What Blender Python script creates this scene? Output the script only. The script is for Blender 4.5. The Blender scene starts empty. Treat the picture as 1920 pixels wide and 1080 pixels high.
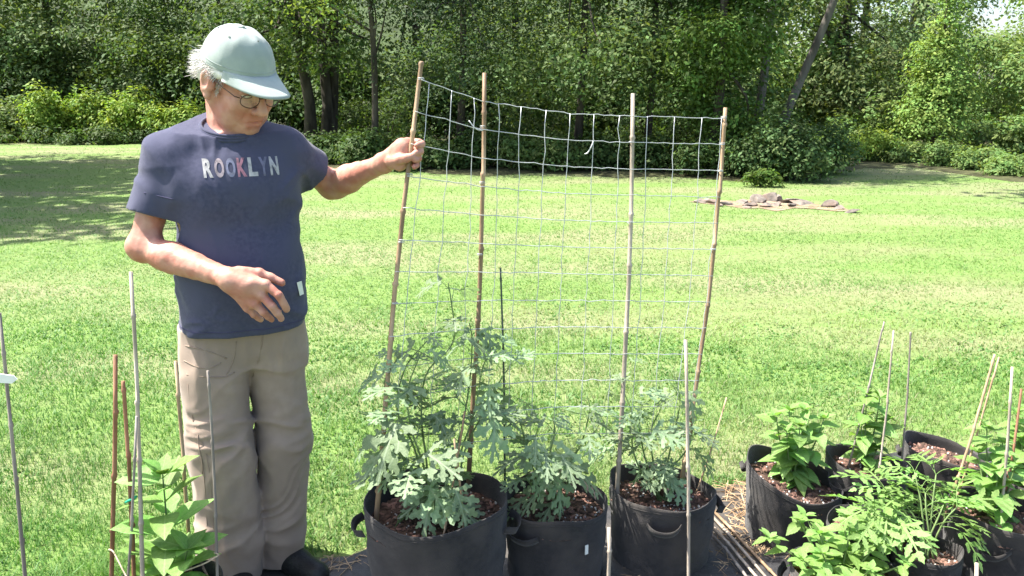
import bpy, bmesh, math
import numpy as np
from mathutils import Vector, Matrix
from mathutils.bvhtree import BVHTree

# ---------------------------------------------------------------- camera, sky, sun, exposure
scene = bpy.context.scene
col = scene.collection
CAM_H, PITCH, FPX = 1.58, math.radians(13.8), 1500.0
cam = bpy.data.objects.new('camera', bpy.data.cameras.new('camera'))
col.objects.link(cam)
cam.location = (0, 0, CAM_H)
cam.rotation_euler = (math.radians(90) - PITCH, 0, 0)
cam.data.sensor_width = 36
cam.data.lens = FPX / 1920 * 36
cam.data.clip_start = 0.05
cam.data.clip_end = 2000
scene.camera = cam

SUN_EL, SUN_AZ = math.radians(60), math.radians(169)      # azimuth of the sun seen from above: 180 = from -X (the left)
sun_dir = Vector((math.cos(SUN_EL) * math.cos(SUN_AZ), math.cos(SUN_EL) * math.sin(SUN_AZ), math.sin(SUN_EL)))
world = bpy.data.worlds.new('World')
scene.world = world
world.use_nodes = True
wn = world.node_tree.nodes
sky = wn.new('ShaderNodeTexSky')
sky.sky_type = 'NISHITA'
sky.sun_disc = False
sky.sun_elevation = SUN_EL
sky.sun_rotation = math.atan2(sun_dir.x, sun_dir.y)
sky.air_density = 1.0
sky.dust_density = 3.0
world.node_tree.links.new(sky.outputs[0], wn['Background'].inputs[0])
wn['Background'].inputs[1].default_value = 0.13
sl = bpy.data.lights.new('sun', 'SUN')
sl.energy = 5.0
sl.angle = math.radians(0.55)
sl.color = (1.0, 0.95, 0.86)
sun = bpy.data.objects.new('sun', sl)
col.objects.link(sun)
sun.rotation_euler = (-sun_dir).to_track_quat('-Z', 'Y').to_euler()
sun.location = sun_dir * 50
vs = scene.view_settings
vs.view_transform = 'Standard'
vs.look = 'None'
vs.exposure = 1.64
vs.gamma = 1.0
vs.use_curve_mapping = False
scene.cycles.max_bounces = 5
scene.cycles.diffuse_bounces = 2
scene.cycles.transmission_bounces = 4
scene.cycles.transparent_max_bounces = 8
scene.cycles.use_denoising = True

rng = np.random.default_rng(11)
R = math.radians


# ---------------------------------------------------------------- where a point of the photo lies in the place
def P(px, py, Y):
    """point on the photo's line of sight (px, py) at horizontal distance Y from the camera"""
    cx, cu = (px - 960) / FPX, (540 - py) / FPX
    d = np.array((cx, math.cos(PITCH) + math.sin(PITCH) * cu, -math.sin(PITCH) + math.cos(PITCH) * cu))
    return np.array((0, 0, CAM_H)) + d * (Y / d[1])


def H(px, py, z):
    """the same line of sight at height z"""
    cx, cu = (px - 960) / FPX, (540 - py) / FPX
    d = np.array((cx, math.cos(PITCH) + math.sin(PITCH) * cu, -math.sin(PITCH) + math.cos(PITCH) * cu))
    return np.array((0, 0, CAM_H)) + d * ((z - CAM_H) / d[2])


# ---------------------------------------------------------------- objects
def np_mesh(name, V, F, smooth=False, colr=None):
    V = np.asarray(V, np.float32)
    F = np.asarray(F, np.int32)
    me = bpy.data.meshes.new(name)
    n, k = F.shape
    me.vertices.add(len(V))
    me.vertices.foreach_set('co', V.ravel())
    me.loops.add(n * k)
    me.loops.foreach_set('vertex_index', F.ravel())
    me.polygons.add(n)
    me.polygons.foreach_set('loop_start', np.arange(0, n * k, k, dtype=np.int32))
    if smooth:
        me.polygons.foreach_set('use_smooth', np.ones(n, bool))
    if colr is not None:
        a = me.color_attributes.new('Col', 'FLOAT_COLOR', 'POINT')
        c = np.ones((len(V), 4), np.float32)
        c[:, :3] = colr
        a.data.foreach_set('color', c.ravel())
    me.update(calc_edges=True)
    me.validate()
    return me


def py_mesh(name, V, F, smooth=False):
    me = bpy.data.meshes.new(name)
    me.from_pydata([tuple(map(float, v)) for v in V], [], [tuple(int(i) for i in f) for f in F])
    if smooth:
        for p in me.polygons:
            p.use_smooth = True
    me.update()
    return me


def obj(name, me, mat=None, parent=None, loc=None):
    o = bpy.data.objects.new(name, me)
    col.objects.link(o)
    if mat is not None and me is not None:
        if not me.materials:
            me.materials.append(mat)
    if parent is not None:
        o.parent = parent
    if loc is not None:
        o.location = loc
    return o


def tag(o, label=None, cat=None, group=None, kind=None):
    if label:
        o['label'] = label
    if cat:
        o['category'] = cat
    if group:
        o['group'] = group
    if kind:
        o['kind'] = kind
    return o


def thing(name, label, cat, loc=(0, 0, 0), group=None):
    o = bpy.data.objects.new(name, None)
    col.objects.link(o)
    o.location = tuple(map(float, loc))
    o.empty_display_size = 0.1
    return tag(o, label, cat, group)


class MB:
    """collects polygons for one mesh"""
    def __init__(self):
        self.V, self.F = [], []

    def add(self, V, F):
        o = len(self.V)
        self.V.extend([tuple(v) for v in V])
        self.F.extend([tuple(i + o for i in f) for f in F])

    def tube(self, pts, rad, sides=6, cap=True):
        self.add(*tube(pts, rad, sides, cap))

    def mesh(self, name, smooth=True):
        return py_mesh(name, self.V, self.F, smooth)


def tube(pts, rad, sides=6, cap=True):
    pts = np.asarray(pts, float)
    n = len(pts)
    rad = np.broadcast_to(np.asarray(rad, float), (n,))
    V, F = [], []
    t = np.gradient(pts, axis=0)
    t /= np.linalg.norm(t, axis=1)[:, None] + 1e-12
    ref = np.array((0, 0, 1.0)) if abs(t[0][2]) < 0.9 else np.array((1.0, 0, 0))
    u = np.cross(ref, t[0])
    u /= np.linalg.norm(u)
    ang = np.arange(sides) * 2 * math.pi / sides
    for i in range(n):
        u = u - t[i] * np.dot(u, t[i])
        u /= np.linalg.norm(u) + 1e-12
        v = np.cross(t[i], u)
        for a in ang:
            V.append(pts[i] + rad[i] * (math.cos(a) * u + math.sin(a) * v))
    for i in range(n - 1):
        for j in range(sides):
            k = (j + 1) % sides
            F.append((i * sides + j, i * sides + k, (i + 1) * sides + k, (i + 1) * sides + j))
    if cap:
        F.append(tuple(range(sides))[::-1])
        F.append(tuple((n - 1) * sides + j for j in range(sides)))
    return V, F


def smooth_path(pts, n):
    """Catmull-Rom resample"""
    p = np.asarray(pts, float)
    if len(p) == 2:
        s = np.linspace(0, 1, n)[:, None]
        return p[0] * (1 - s) + p[1] * s
    q = np.vstack([2 * p[0] - p[1], p, 2 * p[-1] - p[-2]])
    out = []
    for s in np.linspace(0, len(p) - 1 - 1e-9, n):
        i = int(s)
        f = s - i
        a, b, c, d = q[i], q[i + 1], q[i + 2], q[i + 3]
        out.append(0.5 * (2 * b + (c - a) * f + (2 * a - 5 * b + 4 * c - d) * f * f + (3 * b - a - 3 * c + d) * f ** 3))
    return np.array(out)


_LAT = np.random.default_rng(5).random((32, 32, 32)).astype(np.float32)


def vnoise(x, y, z):
    """smooth value noise 0..1 on arrays"""
    x, y, z = np.broadcast_arrays(x, y, z)
    ix, iy, iz = np.floor(x).astype(int), np.floor(y).astype(int), np.floor(z).astype(int)
    fx, fy, fz = x - ix, y - iy, z - iz
    fx, fy, fz = (f * f * (3 - 2 * f) for f in (fx, fy, fz))
    r = 0
    for dx in (0, 1):
        for dy in (0, 1):
            for dz in (0, 1):
                w = (fx if dx else 1 - fx) * (fy if dy else 1 - fy) * (fz if dz else 1 - fz)
                r = r + w * _LAT[(ix + dx) % 32, (iy + dy) % 32, (iz + dz) % 32]
    return r


# ---------------------------------------------------------------- materials
def mk(name, c1, c2=None, scale=20, rough=0.8, bump=0.0, bscale=None, attr=False, spec=0.3, sheen=0.0,
       detail=6, stretch=None, sss=0.0, metal=0.0, trans=0.0, tcol=None, c3=None, s3=1.5, coord='Object', lo=0.35, hi=0.65):
    m = bpy.data.materials.new(name)
    m.use_nodes = True
    N, L = m.node_tree.nodes, m.node_tree.links
    b = N['Principled BSDF']
    b.inputs['Roughness'].default_value = rough
    b.inputs['Specular IOR Level'].default_value = spec
    b.inputs['Metallic'].default_value = metal
    if sheen:
        b.inputs['Sheen Weight'].default_value = sheen
    if sss:
        b.inputs['Subsurface Weight'].default_value = sss
        b.inputs['Subsurface Radius'].default_value = (0.012, 0.005, 0.003)
        b.inputs['Subsurface Scale'].default_value = 1.0
    tc = N.new('ShaderNodeTexCoord')
    vec = tc.outputs[coord]
    if stretch:
        mp = N.new('ShaderNodeMapping')
        mp.inputs['Scale'].default_value = stretch
        L.new(vec, mp.inputs[0])
        vec = mp.outputs[0]

    def noise(s, d=detail):
        t = N.new('ShaderNodeTexNoise')
        t.inputs['Scale'].default_value = s
        t.inputs['Detail'].default_value = d
        L.new(vec, t.inputs['Vector'])
        return t.outputs['Fac']

    def ramp(f, a, c, p0, p1):
        r = N.new('ShaderNodeValToRGB')
        r.color_ramp.elements[0].position, r.color_ramp.elements[1].position = p0, p1
        r.color_ramp.elements[0].color, r.color_ramp.elements[1].color = (*a, 1), (*c, 1)
        L.new(f, r.inputs[0])
        return r.outputs[0]

    def mix(mode, fac, a, c):
        x = N.new('ShaderNodeMix')
        x.data_type = 'RGBA'
        x.blend_type = mode
        for s, v in ((0, fac), (6, a), (7, c)):
            if isinstance(v, (int, float)):
                x.inputs[s].default_value = v
            elif isinstance(v, tuple):
                x.inputs[s].default_value = (*v, 1)
            else:
                L.new(v, x.inputs[s])
        return x.outputs[2]

    base = ramp(noise(scale), c1, c2 or c1, lo, hi)
    if c3:
        f3 = ramp(noise(s3, 3), (0, 0, 0), (1, 1, 1), 0.42, 0.62)
        base = mix('MIX', f3, base, c3)
    if attr:
        at = N.new('ShaderNodeAttribute')
        at.attribute_name = 'Col'
        base = mix('MULTIPLY', 1.0, base, at.outputs['Color'])
    L.new(base, b.inputs['Base Color'])
    if bump:
        bp = N.new('ShaderNodeBump')
        bp.inputs['Strength'].default_value = bump
        bp.inputs['Distance'].default_value = 0.01
        L.new(noise(bscale or scale * 3), bp.inputs['Height'])
        L.new(bp.outputs[0], b.inputs['Normal'])
    if trans:
        out = [n for n in N if n.type == 'OUTPUT_MATERIAL'][0]
        tr = N.new('ShaderNodeBsdfTranslucent')
        if tcol:
            L.new(mix('MULTIPLY', 1.0, base, tcol), tr.inputs[0])
        else:
            L.new(base, tr.inputs[0])
        ms = N.new('ShaderNodeMixShader')
        ms.inputs[0].default_value = trans
        L.new(b.outputs[0], ms.inputs[1])
        L.new(tr.outputs[0], ms.inputs[2])
        L.new(ms.outputs[0], out.inputs[0])
    return m


M = {}
M['lawn'] = mk('lawn_soil', (0.104, 0.176, 0.040), (0.132, 0.194, 0.055), 14, 0.95, 0.25, 60, c3=(0.168, 0.182, 0.088), s3=0.55, stretch=(0.55, 1.6, 1))
M['grass'] = mk('grass_blades', (0.9, 0.9, 0.9), (1, 1, 1), 30, 0.55, attr=True, trans=0.35, tcol=(1.1, 1.15, 0.6), spec=0.35)
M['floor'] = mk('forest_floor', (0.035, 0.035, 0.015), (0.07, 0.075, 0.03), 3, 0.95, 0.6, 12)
M['bank'] = mk('backing_bank', (0.02, 0.03, 0.01), (0.05, 0.08, 0.025), 0.6, 0.95, 0.6, 3)
M['leafy'] = mk('tree_leaves', (0.85, 0.85, 0.85), (1.1, 1.1, 1.1), 4, 0.6, attr=True, trans=0.38, tcol=(1.25, 1.2, 0.5), spec=0.18)
M['bark'] = mk('bark', (0.028, 0.024, 0.019), (0.08, 0.068, 0.055), 8, 0.95, 0.8, 20, stretch=(1, 1, 0.25))
M['bark_grey'] = mk('bark_grey', (0.075, 0.068, 0.058), (0.17, 0.155, 0.135), 6, 0.95, 0.8, 18, stretch=(1, 1, 0.25))
M['stone'] = mk('field_stone', (0.10, 0.085, 0.075), (0.26, 0.225, 0.195), 9, 0.9, 0.7, 24, c3=(0.2, 0.15, 0.12), s3=4)
M['dirt'] = mk('bare_dirt', (0.16, 0.11, 0.075), (0.30, 0.23, 0.16), 7, 0.95, 0.7, 30)
M['mat'] = mk('woven_weed_mat', (0.022, 0.022, 0.024), (0.04, 0.04, 0.043), 40, 0.5, 0.35, 160, c3=(0.075, 0.065, 0.055), s3=5, spec=0.5)
M['felt'] = mk('black_felt', (0.026, 0.025, 0.026), (0.036, 0.034, 0.034), 60, 0.95, 0.35, 420, c3=(0.056, 0.050, 0.046), s3=7, sheen=0.15, spec=0.15)
M['soil'] = mk('potting_soil', (0.03, 0.018, 0.014), (0.11, 0.065, 0.05), 70, 0.95, 0.9, 110)
M['chips'] = mk('mulch_chips', (0.85, 0.85, 0.85), (1, 1, 1), 60, 0.9, attr=True)
M['straw'] = mk('dry_straw', (0.28, 0.18, 0.10), (0.5, 0.37, 0.23), 14, 0.9)
for k_, a_, b_ in (('tan', (0.29, 0.19, 0.115), (0.47, 0.34, 0.22)), ('red', (0.20, 0.095, 0.05), (0.33, 0.17, 0.10)),
                   ('pale', (0.36, 0.30, 0.24), (0.52, 0.45, 0.37)), ('grey', (0.20, 0.17, 0.15), (0.34, 0.30, 0.26)),
                   ('green', (0.05, 0.07, 0.05), (0.10, 0.12, 0.09))):
    M['cane_' + k_] = mk('cane_' + k_, a_, b_, 14, 0.6, 0.25, 60, stretch=(3, 3, 0.5), c3=tuple(x * 0.75 for x in a_), s3=4)
M['wire'] = mk('galvanised_wire', (0.42, 0.44, 0.44), (0.55, 0.57, 0.57), 30, 0.42, metal=0.4)
M['twine'] = mk('jute_twine', (0.38, 0.30, 0.2), (0.5, 0.42, 0.3), 90, 0.9)
M['green_tie'] = mk('green_tie', (0.02, 0.35, 0.2), None, 5, 0.5)
M['white_card'] = mk('white_plastic', (0.72, 0.74, 0.70), (0.78, 0.8, 0.76), 12, 0.5)


def leafmat(name, c1, c2, vein, rough=0.5, trans=0.3, tcol=(1.2, 1.25, 0.6), vw=0.03, side=9.0):
    """leaf blade: colour mottling, a pale midrib along local Y and slanting side veins"""
    m = mk(name, c1, c2, 14, rough, 0.25, 40, trans=0, spec=0.4)
    N, L = m.node_tree.nodes, m.node_tree.links
    b = N['Principled BSDF']
    base = b.inputs['Base Color'].links[0].from_socket
    tc = N.new('ShaderNodeTexCoord')
    sp = N.new('ShaderNodeSeparateXYZ')
    L.new(tc.outputs['Object'], sp.inputs[0])

    def mth(op, a, c=None):
        n = N.new('ShaderNodeMath')
        n.operation = op
        for i, v in enumerate((a, c)):
            if v is None:
                continue
            if isinstance(v, (int, float)):
                n.inputs[i].default_value = v
            else:
                L.new(v, n.inputs[i])
        return n.outputs[0]
    ax = mth('ABSOLUTE', sp.outputs[0])
    rib = mth('LESS_THAN', ax, vw * 0.5)
    saw = mth('FRACT', mth('MULTIPLY', mth('SUBTRACT', sp.outputs[1], mth('MULTIPLY', ax, 0.8)), side))
    vs_ = mth('LESS_THAN', saw, 0.09)
    f = mth('MULTIPLY', mth('MAXIMUM', rib, mth('MULTIPLY', vs_, 0.6)), 0.6)
    oi = N.new('ShaderNodeObjectInfo')
    hs = N.new('ShaderNodeHueSaturation')
    L.new(mth('ADD', mth('MULTIPLY', oi.outputs['Random'], 0.5), 0.78), hs.inputs['Value'])
    L.new(mth('ADD', mth('MULTIPLY', oi.outputs['Random'], 0.03), 0.485), hs.inputs['Hue'])
    L.new(base, hs.inputs['Color'])
    mx = N.new('ShaderNodeMix')
    mx.data_type = 'RGBA'
    L.new(f, mx.inputs[0])
    L.new(hs.outputs[0], mx.inputs[6])
    mx.inputs[7].default_value = (*vein, 1)
    L.new(mx.outputs[2], b.inputs['Base Color'])
    out = [n for n in N if n.type == 'OUTPUT_MATERIAL'][0]
    tr = N.new('ShaderNodeBsdfTranslucent')
    mm = N.new('ShaderNodeMix')
    mm.data_type = 'RGBA'
    mm.blend_type = 'MULTIPLY'
    mm.inputs[0].default_value = 1
    L.new(mx.outputs[2], mm.inputs[6])
    mm.inputs[7].default_value = (*tcol, 1)
    L.new(mm.outputs[2], tr.inputs[0])
    ms = N.new('ShaderNodeMixShader')
    ms.inputs[0].default_value = trans
    L.new(b.outputs[0], ms.inputs[1])
    L.new(tr.outputs[0], ms.inputs[2])
    L.new(ms.outputs[0], out.inputs[0])
    return m


M['melon'] = leafmat('melon_leaf', (0.18, 0.265, 0.14), (0.24, 0.335, 0.185), (0.34, 0.42, 0.28), 0.6, 0.36, tcol=(1.1, 1.15, 0.75), side=4)
M['broad'] = leafmat('broad_leaf', (0.16, 0.31, 0.07), (0.22, 0.37, 0.10), (0.28, 0.40, 0.16), 0.5, 0.4, side=6)
M['mint'] = leafmat('small_leaf', (0.17, 0.32, 0.075), (0.23, 0.38, 0.105), (0.28, 0.4, 0.16), 0.5, 0.4, side=7)
M['lovage'] = leafmat('cut_leaf', (0.16, 0.30, 0.075), (0.22, 0.36, 0.105), (0.22, 0.34, 0.11), 0.5, 0.4, side=1)
M['stem'] = mk('green_stem', (0.10, 0.16, 0.05), (0.17, 0.24, 0.09), 30, 0.6)

# ---------------------------------------------------------------- ground
def grid_sheet(name, x0, x1, y0, y1, nx, ny, zf, mat):
    xs, ys = np.linspace(x0, x1, nx), np.linspace(y0, y1, ny)
    X, Y = np.meshgrid(xs, ys)
    V = np.stack([X, Y, zf(X, Y)], -1).reshape(-1, 3)
    i = np.arange(nx * ny).reshape(ny, nx)
    F = np.stack([i[:-1, :-1], i[:-1, 1:], i[1:, 1:], i[1:, :-1]], -1).reshape(-1, 4)
    return obj(name, np_mesh(name, V, F, True), mat)


tag(grid_sheet('lawn', -400, 400, -60, 700, 41, 41, lambda x, y: 0 * x, M['lawn']), kind='structure')


def bank_z(x, y):
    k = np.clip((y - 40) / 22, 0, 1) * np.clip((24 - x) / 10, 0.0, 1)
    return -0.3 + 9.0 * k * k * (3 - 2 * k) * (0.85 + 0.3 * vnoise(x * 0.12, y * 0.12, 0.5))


tag(grid_sheet('backing_bank', -90, 90, 38, 130, 61, 41, bank_z, M['bank']), kind='structure')  # dark bank added behind the trees to block the bright horizon

# lawn edge as seen: (x, y) of the line where mown grass stops
EDGE = np.array([P(-600, 262, 27)[:2], P(0, 266, 26)[:2], P(240, 268, 25.5)[:2], P(430, 285, 22)[:2], P(600, 318, 16.5)[:2],
                 P(900, 330, 15.8)[:2], P(1250, 335, 15.4)[:2], P(1400, 345, 14.0)[:2], P(1560, 330, 15.6)[:2],
                 P(1680, 308, 18)[:2], P(1770, 322, 16.2)[:2], P(1920, 345, 14.2)[:2], P(2500, 380, 12)[:2]])


def edge_y(x):
    return np.interp(x, EDGE[:, 0], EDGE[:, 1])


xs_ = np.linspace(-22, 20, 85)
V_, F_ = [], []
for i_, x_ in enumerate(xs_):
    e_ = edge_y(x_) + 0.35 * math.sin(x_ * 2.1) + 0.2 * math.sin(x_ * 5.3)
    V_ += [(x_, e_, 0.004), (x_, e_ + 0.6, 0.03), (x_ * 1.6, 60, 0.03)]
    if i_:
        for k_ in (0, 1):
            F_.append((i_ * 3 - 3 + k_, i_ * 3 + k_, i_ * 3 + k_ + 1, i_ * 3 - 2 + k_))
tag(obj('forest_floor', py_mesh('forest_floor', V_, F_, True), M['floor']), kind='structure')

# weed mat the bags stand on
mat_back = [P(-300, 1150, 1.9)[:2], H(100, 1120, 0)[:2], H(330, 1085, 0)[:2], H(560, 1052, 0)[:2], H(680, 1036, 0)[:2], H(940, 985, 0)[:2], H(1150, 950, 0)[:2],
            H(1375, 912, 0)[:2], H(1560, 880, 0)[:2], H(1700, 845, 0)[:2], H(1840, 838, 0)[:2], H(2000, 852, 0)[:2], H(2500, 880, 0)[:2]]
mat_back = np.array(mat_back)


def mat_y(x):
    return np.interp(x, mat_back[:, 0], mat_back[:, 1])


V_, F_ = [], []
NX, NY = 110, 36
for i_, x_ in enumerate(np.linspace(-2.2, 3.2, NX)):
    yb = float(mat_y(x_)) + 0.012 * math.sin(x_ * 23) + 0.01 * math.sin(x_ * 57)
    for j_ in range(NY):
        y_ = 0.7 + (yb - 0.7) * (j_ / (NY - 1)) ** 0.8
        e_ = yb - y_
        z_ = 0.008 + 0.012 * float(vnoise(x_ * 5 + y_ * 3, y_ * 7 - x_ * 2, 3.3)) + 0.010 * float(vnoise(x_ * 14, y_ * 5, 8.1))
        z_ += 0.018 * math.exp(-e_ / 0.03) * (0.4 + float(vnoise(x_ * 9, 0.5, 1.5)))
        if j_ == NY - 1:
            z_ = 0.002
        V_.append((x_, y_, z_))
        if i_ and j_:
            a_ = i_ * NY + j_
            F_.append((a_ - NY - 1, a_ - 1, a_, a_ - NY))
weed_mat = obj('weed_mat', py_mesh('weed_mat', V_, F_, True), M['mat'])
tag(weed_mat, 'black woven weed mat under the grow bags with straw litter on it', 'weed mat')

# ---------------------------------------------------------------- grass
def dryness(x, y):
    a = vnoise(x * 0.45 + 3, y * 0.9, 0.3) * 0.5 + vnoise(x * 1.7, y * 3.1, 4.3) * 0.2 + vnoise(x * 0.12 + 0.05 * y, y * 1.5, 7.7) * 0.3
    return np.clip((a - 0.54 + np.clip((x + 0.3) * .05, -.12, .08)) * 6.5, 0, 1)


def grass_patch(n, y0, y1, segs, seed):
    r = np.random.default_rng(seed)
    # blade density falls off with distance, blade width grows to keep the same cover
    y = y0 * (y1 / y0) ** r.random(n)
    x = (r.random(n) * 2 - 1) * (y * 0.86 + 1.3)
    keep = (y < edge_y(x) + 0.25) & (y > mat_y(x) + 0.012)
    dry = dryness(x, y)
    keep &= r.random(n) > dry * 0.4
    keep &= r.random(n) < np.interp(y, (5, 8, 12, 20), (1, .75, .35, .18))
    x, y, dry = x[keep], y[keep], dry[keep]
    n = len(x)
    tuft = vnoise(x * 6, y * 6, 2.2)
    h = np.interp(y, (2, 4, 7, 30), (.038, .034, .022, .022)) * (0.45 + 0.75 * r.random(n)) * (0.5 + 0.8 * tuft)
    near_mat = np.exp(-np.clip(y - mat_y(x), 0, 9) / 0.10)
    h *= 1 + 0.8 * near_mat
    w = 0.00095 * y * (0.6 + 0.8 * r.random(n))
    clover = (vnoise(x * 2.3, y * 2.3, 9.1) > 0.60) & (r.random(n) < 0.22) & (y < 6)
    w = np.where(clover, w * 2.8, w)
    h = np.where(clover, h * 0.7, h)
    a = r.random(n) * 2 * math.pi
    lean = (0.3 + 1.1 * r.random(n)) * np.interp(y, (3, 7), (1, 2.0))
    la = a + math.pi / 2 + (r.random(n) - 0.5)
    bx, by = np.cos(a) * w / 2, np.sin(a) * w / 2
    lx, ly = np.cos(la) * lean * h, np.sin(la) * lean * h
    z0 = np.zeros(n)
    g = r.random(n)
    base = np.stack([0.114 + 0.03 * g, 0.208 + 0.035 * g, 0.050 + 0.02 * g], -1)
    straw = np.array((0.30, 0.265, 0.17))
    s = np.clip((r.random(n) < 0.06 + 0.8 * dry) * (0.5 + 0.5 * r.random(n)), 0, 1)[:, None]
    c = base * (1 - s) + straw * s
    c *= (0.8 + 0.25 * vnoise(x * 0.9, y * 1.4, 6.6) + 0.2 * vnoise(x * 0.1, y * 1.3 + x * .1, 3.9))[:, None]
    lush = np.clip(1.25 * vnoise(x * 0.35 + 7, y * 0.3, 2.6) - .15 + np.clip((-x - .2) / 2.5, 0, 1) * np.clip((8 - y) / 5, 0, 1), 0, 1)[:, None]
    c *= 1 - lush * np.array((0.30, 0.06, 0.38))
    c = np.where(clover[:, None], base * np.array((0.8, 1.0, 0.9)), c)
    if segs == 1:
        V = np.stack([np.stack([x - bx, y - by, z0], -1), np.stack([x + bx, y + by, z0], -1), np.stack([x + lx, y + ly, h], -1)], 1).reshape(-1, 3)
        F = np.arange(n)[:, None] * 3 + np.array([[0, 1, 2]])
        return V, F, np.repeat(c, 3, 0)
    V = np.stack([np.stack([x - bx, y - by, z0], -1), np.stack([x + bx, y + by, z0], -1),
                  np.stack([x + lx * 0.3 + bx * .8, y + ly * 0.3 + by * .8, h * .55], -1), np.stack([x + lx * 0.3 - bx * .8, y + ly * 0.3 - by * .8, h * .55], -1),
                  np.stack([x + lx, y + ly, h * 0.9], -1)], 1).reshape(-1, 3)
    i = (np.arange(n) * 5)[:, None]
    F = np.concatenate([i + np.array([[0, 1, 2]]), i + np.array([[0, 2, 3]]), i + np.array([[3, 2, 4]])])
    return V, F, np.repeat(c, 5, 0)


Vs, Fs, Cs, off = [], [], [], 0
for args in ((270000, 1.9, 5.5, 2, 1), (470000, 5.5, 28, 1, 2)):
    v, f, c = grass_patch(*args)
    Vs.append(v); Fs.append(f + off); Cs.append(c)
    off += len(v)
grass = obj('grass', np_mesh('grass', np.concatenate(Vs), np.concatenate(Fs), False, np.concatenate(Cs)), M['grass'])
tag(grass, 'short bright green mown grass of the lawn with drier patches', 'grass', kind='stuff')

# ---------------------------------------------------------------- trees and shrubs
def leaf_cloud(C, size, r, colr, up=0.5, bias=None):
    n = len(C)
    nrm = r.normal(size=(n, 3))
    nrm /= np.linalg.norm(nrm, axis=1)[:, None]
    if bias is not None:
        nrm = nrm * 0.75 + bias
    nrm[:, 2] = np.abs(nrm[:, 2]) * (1 + up)
    nrm /= np.linalg.norm(nrm, axis=1)[:, None]
    t = np.cross(nrm, r.normal(size=(n, 3)))
    t /= np.linalg.norm(t, axis=1)[:, None] + 1e-9
    b = np.cross(nrm, t)
    s = np.asarray(size)[:, None]
    V = np.stack([C - t * s * 0.55, C + b * s * 0.30 + t * s * 0.05, C + t * s * 0.6 - nrm * s * 0.12, C - b * s * 0.30 + t * s * 0.05], 1).reshape(-1, 3)
    F = np.arange(n * 4).reshape(n, 4)
    return V, F, np.repeat(colr, 4, 0)


def foliage(r, lobes, n, size, colr, clump=0.28, shell=0.6, zview=6.0, per=26, var=0.5, flat=1.0):
    """leaves gathered in clumps through ellipsoid lobes: [(centre, radii)]"""
    w = np.array([np.prod(q[1]) ** (2 / 3) for q in lobes])
    w /= w.sum()
    nc = max(6, n // per)
    li = r.choice(len(lobes), nc, p=w)
    d = r.normal(size=(nc, 3))
    d /= np.linalg.norm(d, axis=1)[:, None]
    rad = 1 - shell * r.random(nc) ** 1.6
    cen = np.array([lobes[i][0] for i in li]) + d * rad[:, None] * np.array([lobes[i][1] for i in li])
    cl = clump * (0.6 + 0.8 * r.random(nc))
    cb = (1 - var / 2 + var * r.random(nc))
    hue = r.random(nc)
    far = cen[:, 2] > zview
    k = np.where(far, max(3, per // 4), per)
    idx = np.repeat(np.arange(nc), k)
    g = r.normal(size=(len(idx), 3)) * np.array((1, 1, 0.6 * flat))
    C = cen[idx] + g * cl[idx][:, None]
    s = size * (0.6 + 0.8 * r.random(len(idx))) * np.where(far[idx], 2.4, 1)
    base = np.asarray(colr)
    cc = base[None] * cb[idx][:, None] * (0.88 + 0.24 * r.random(len(idx)))[:, None]
    cc[:, 0] *= 0.85 + 0.4 * hue[idx]
    ok = C[:, 2] > 0.02
    bias = d[idx] * 0.75 + np.array((0, 0, 0.35)) + 0.5 * g / (np.linalg.norm(g, axis=1)[:, None] + 1e-6)
    return leaf_cloud(C[ok], s[ok], r, cc[ok], bias=bias[ok])


def build_crown(root, name, data, origin):
    V, F, c = data
    return obj(name, np_mesh(name, V - np.asarray(origin), F, False, c), M['leafy'], root)


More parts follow.
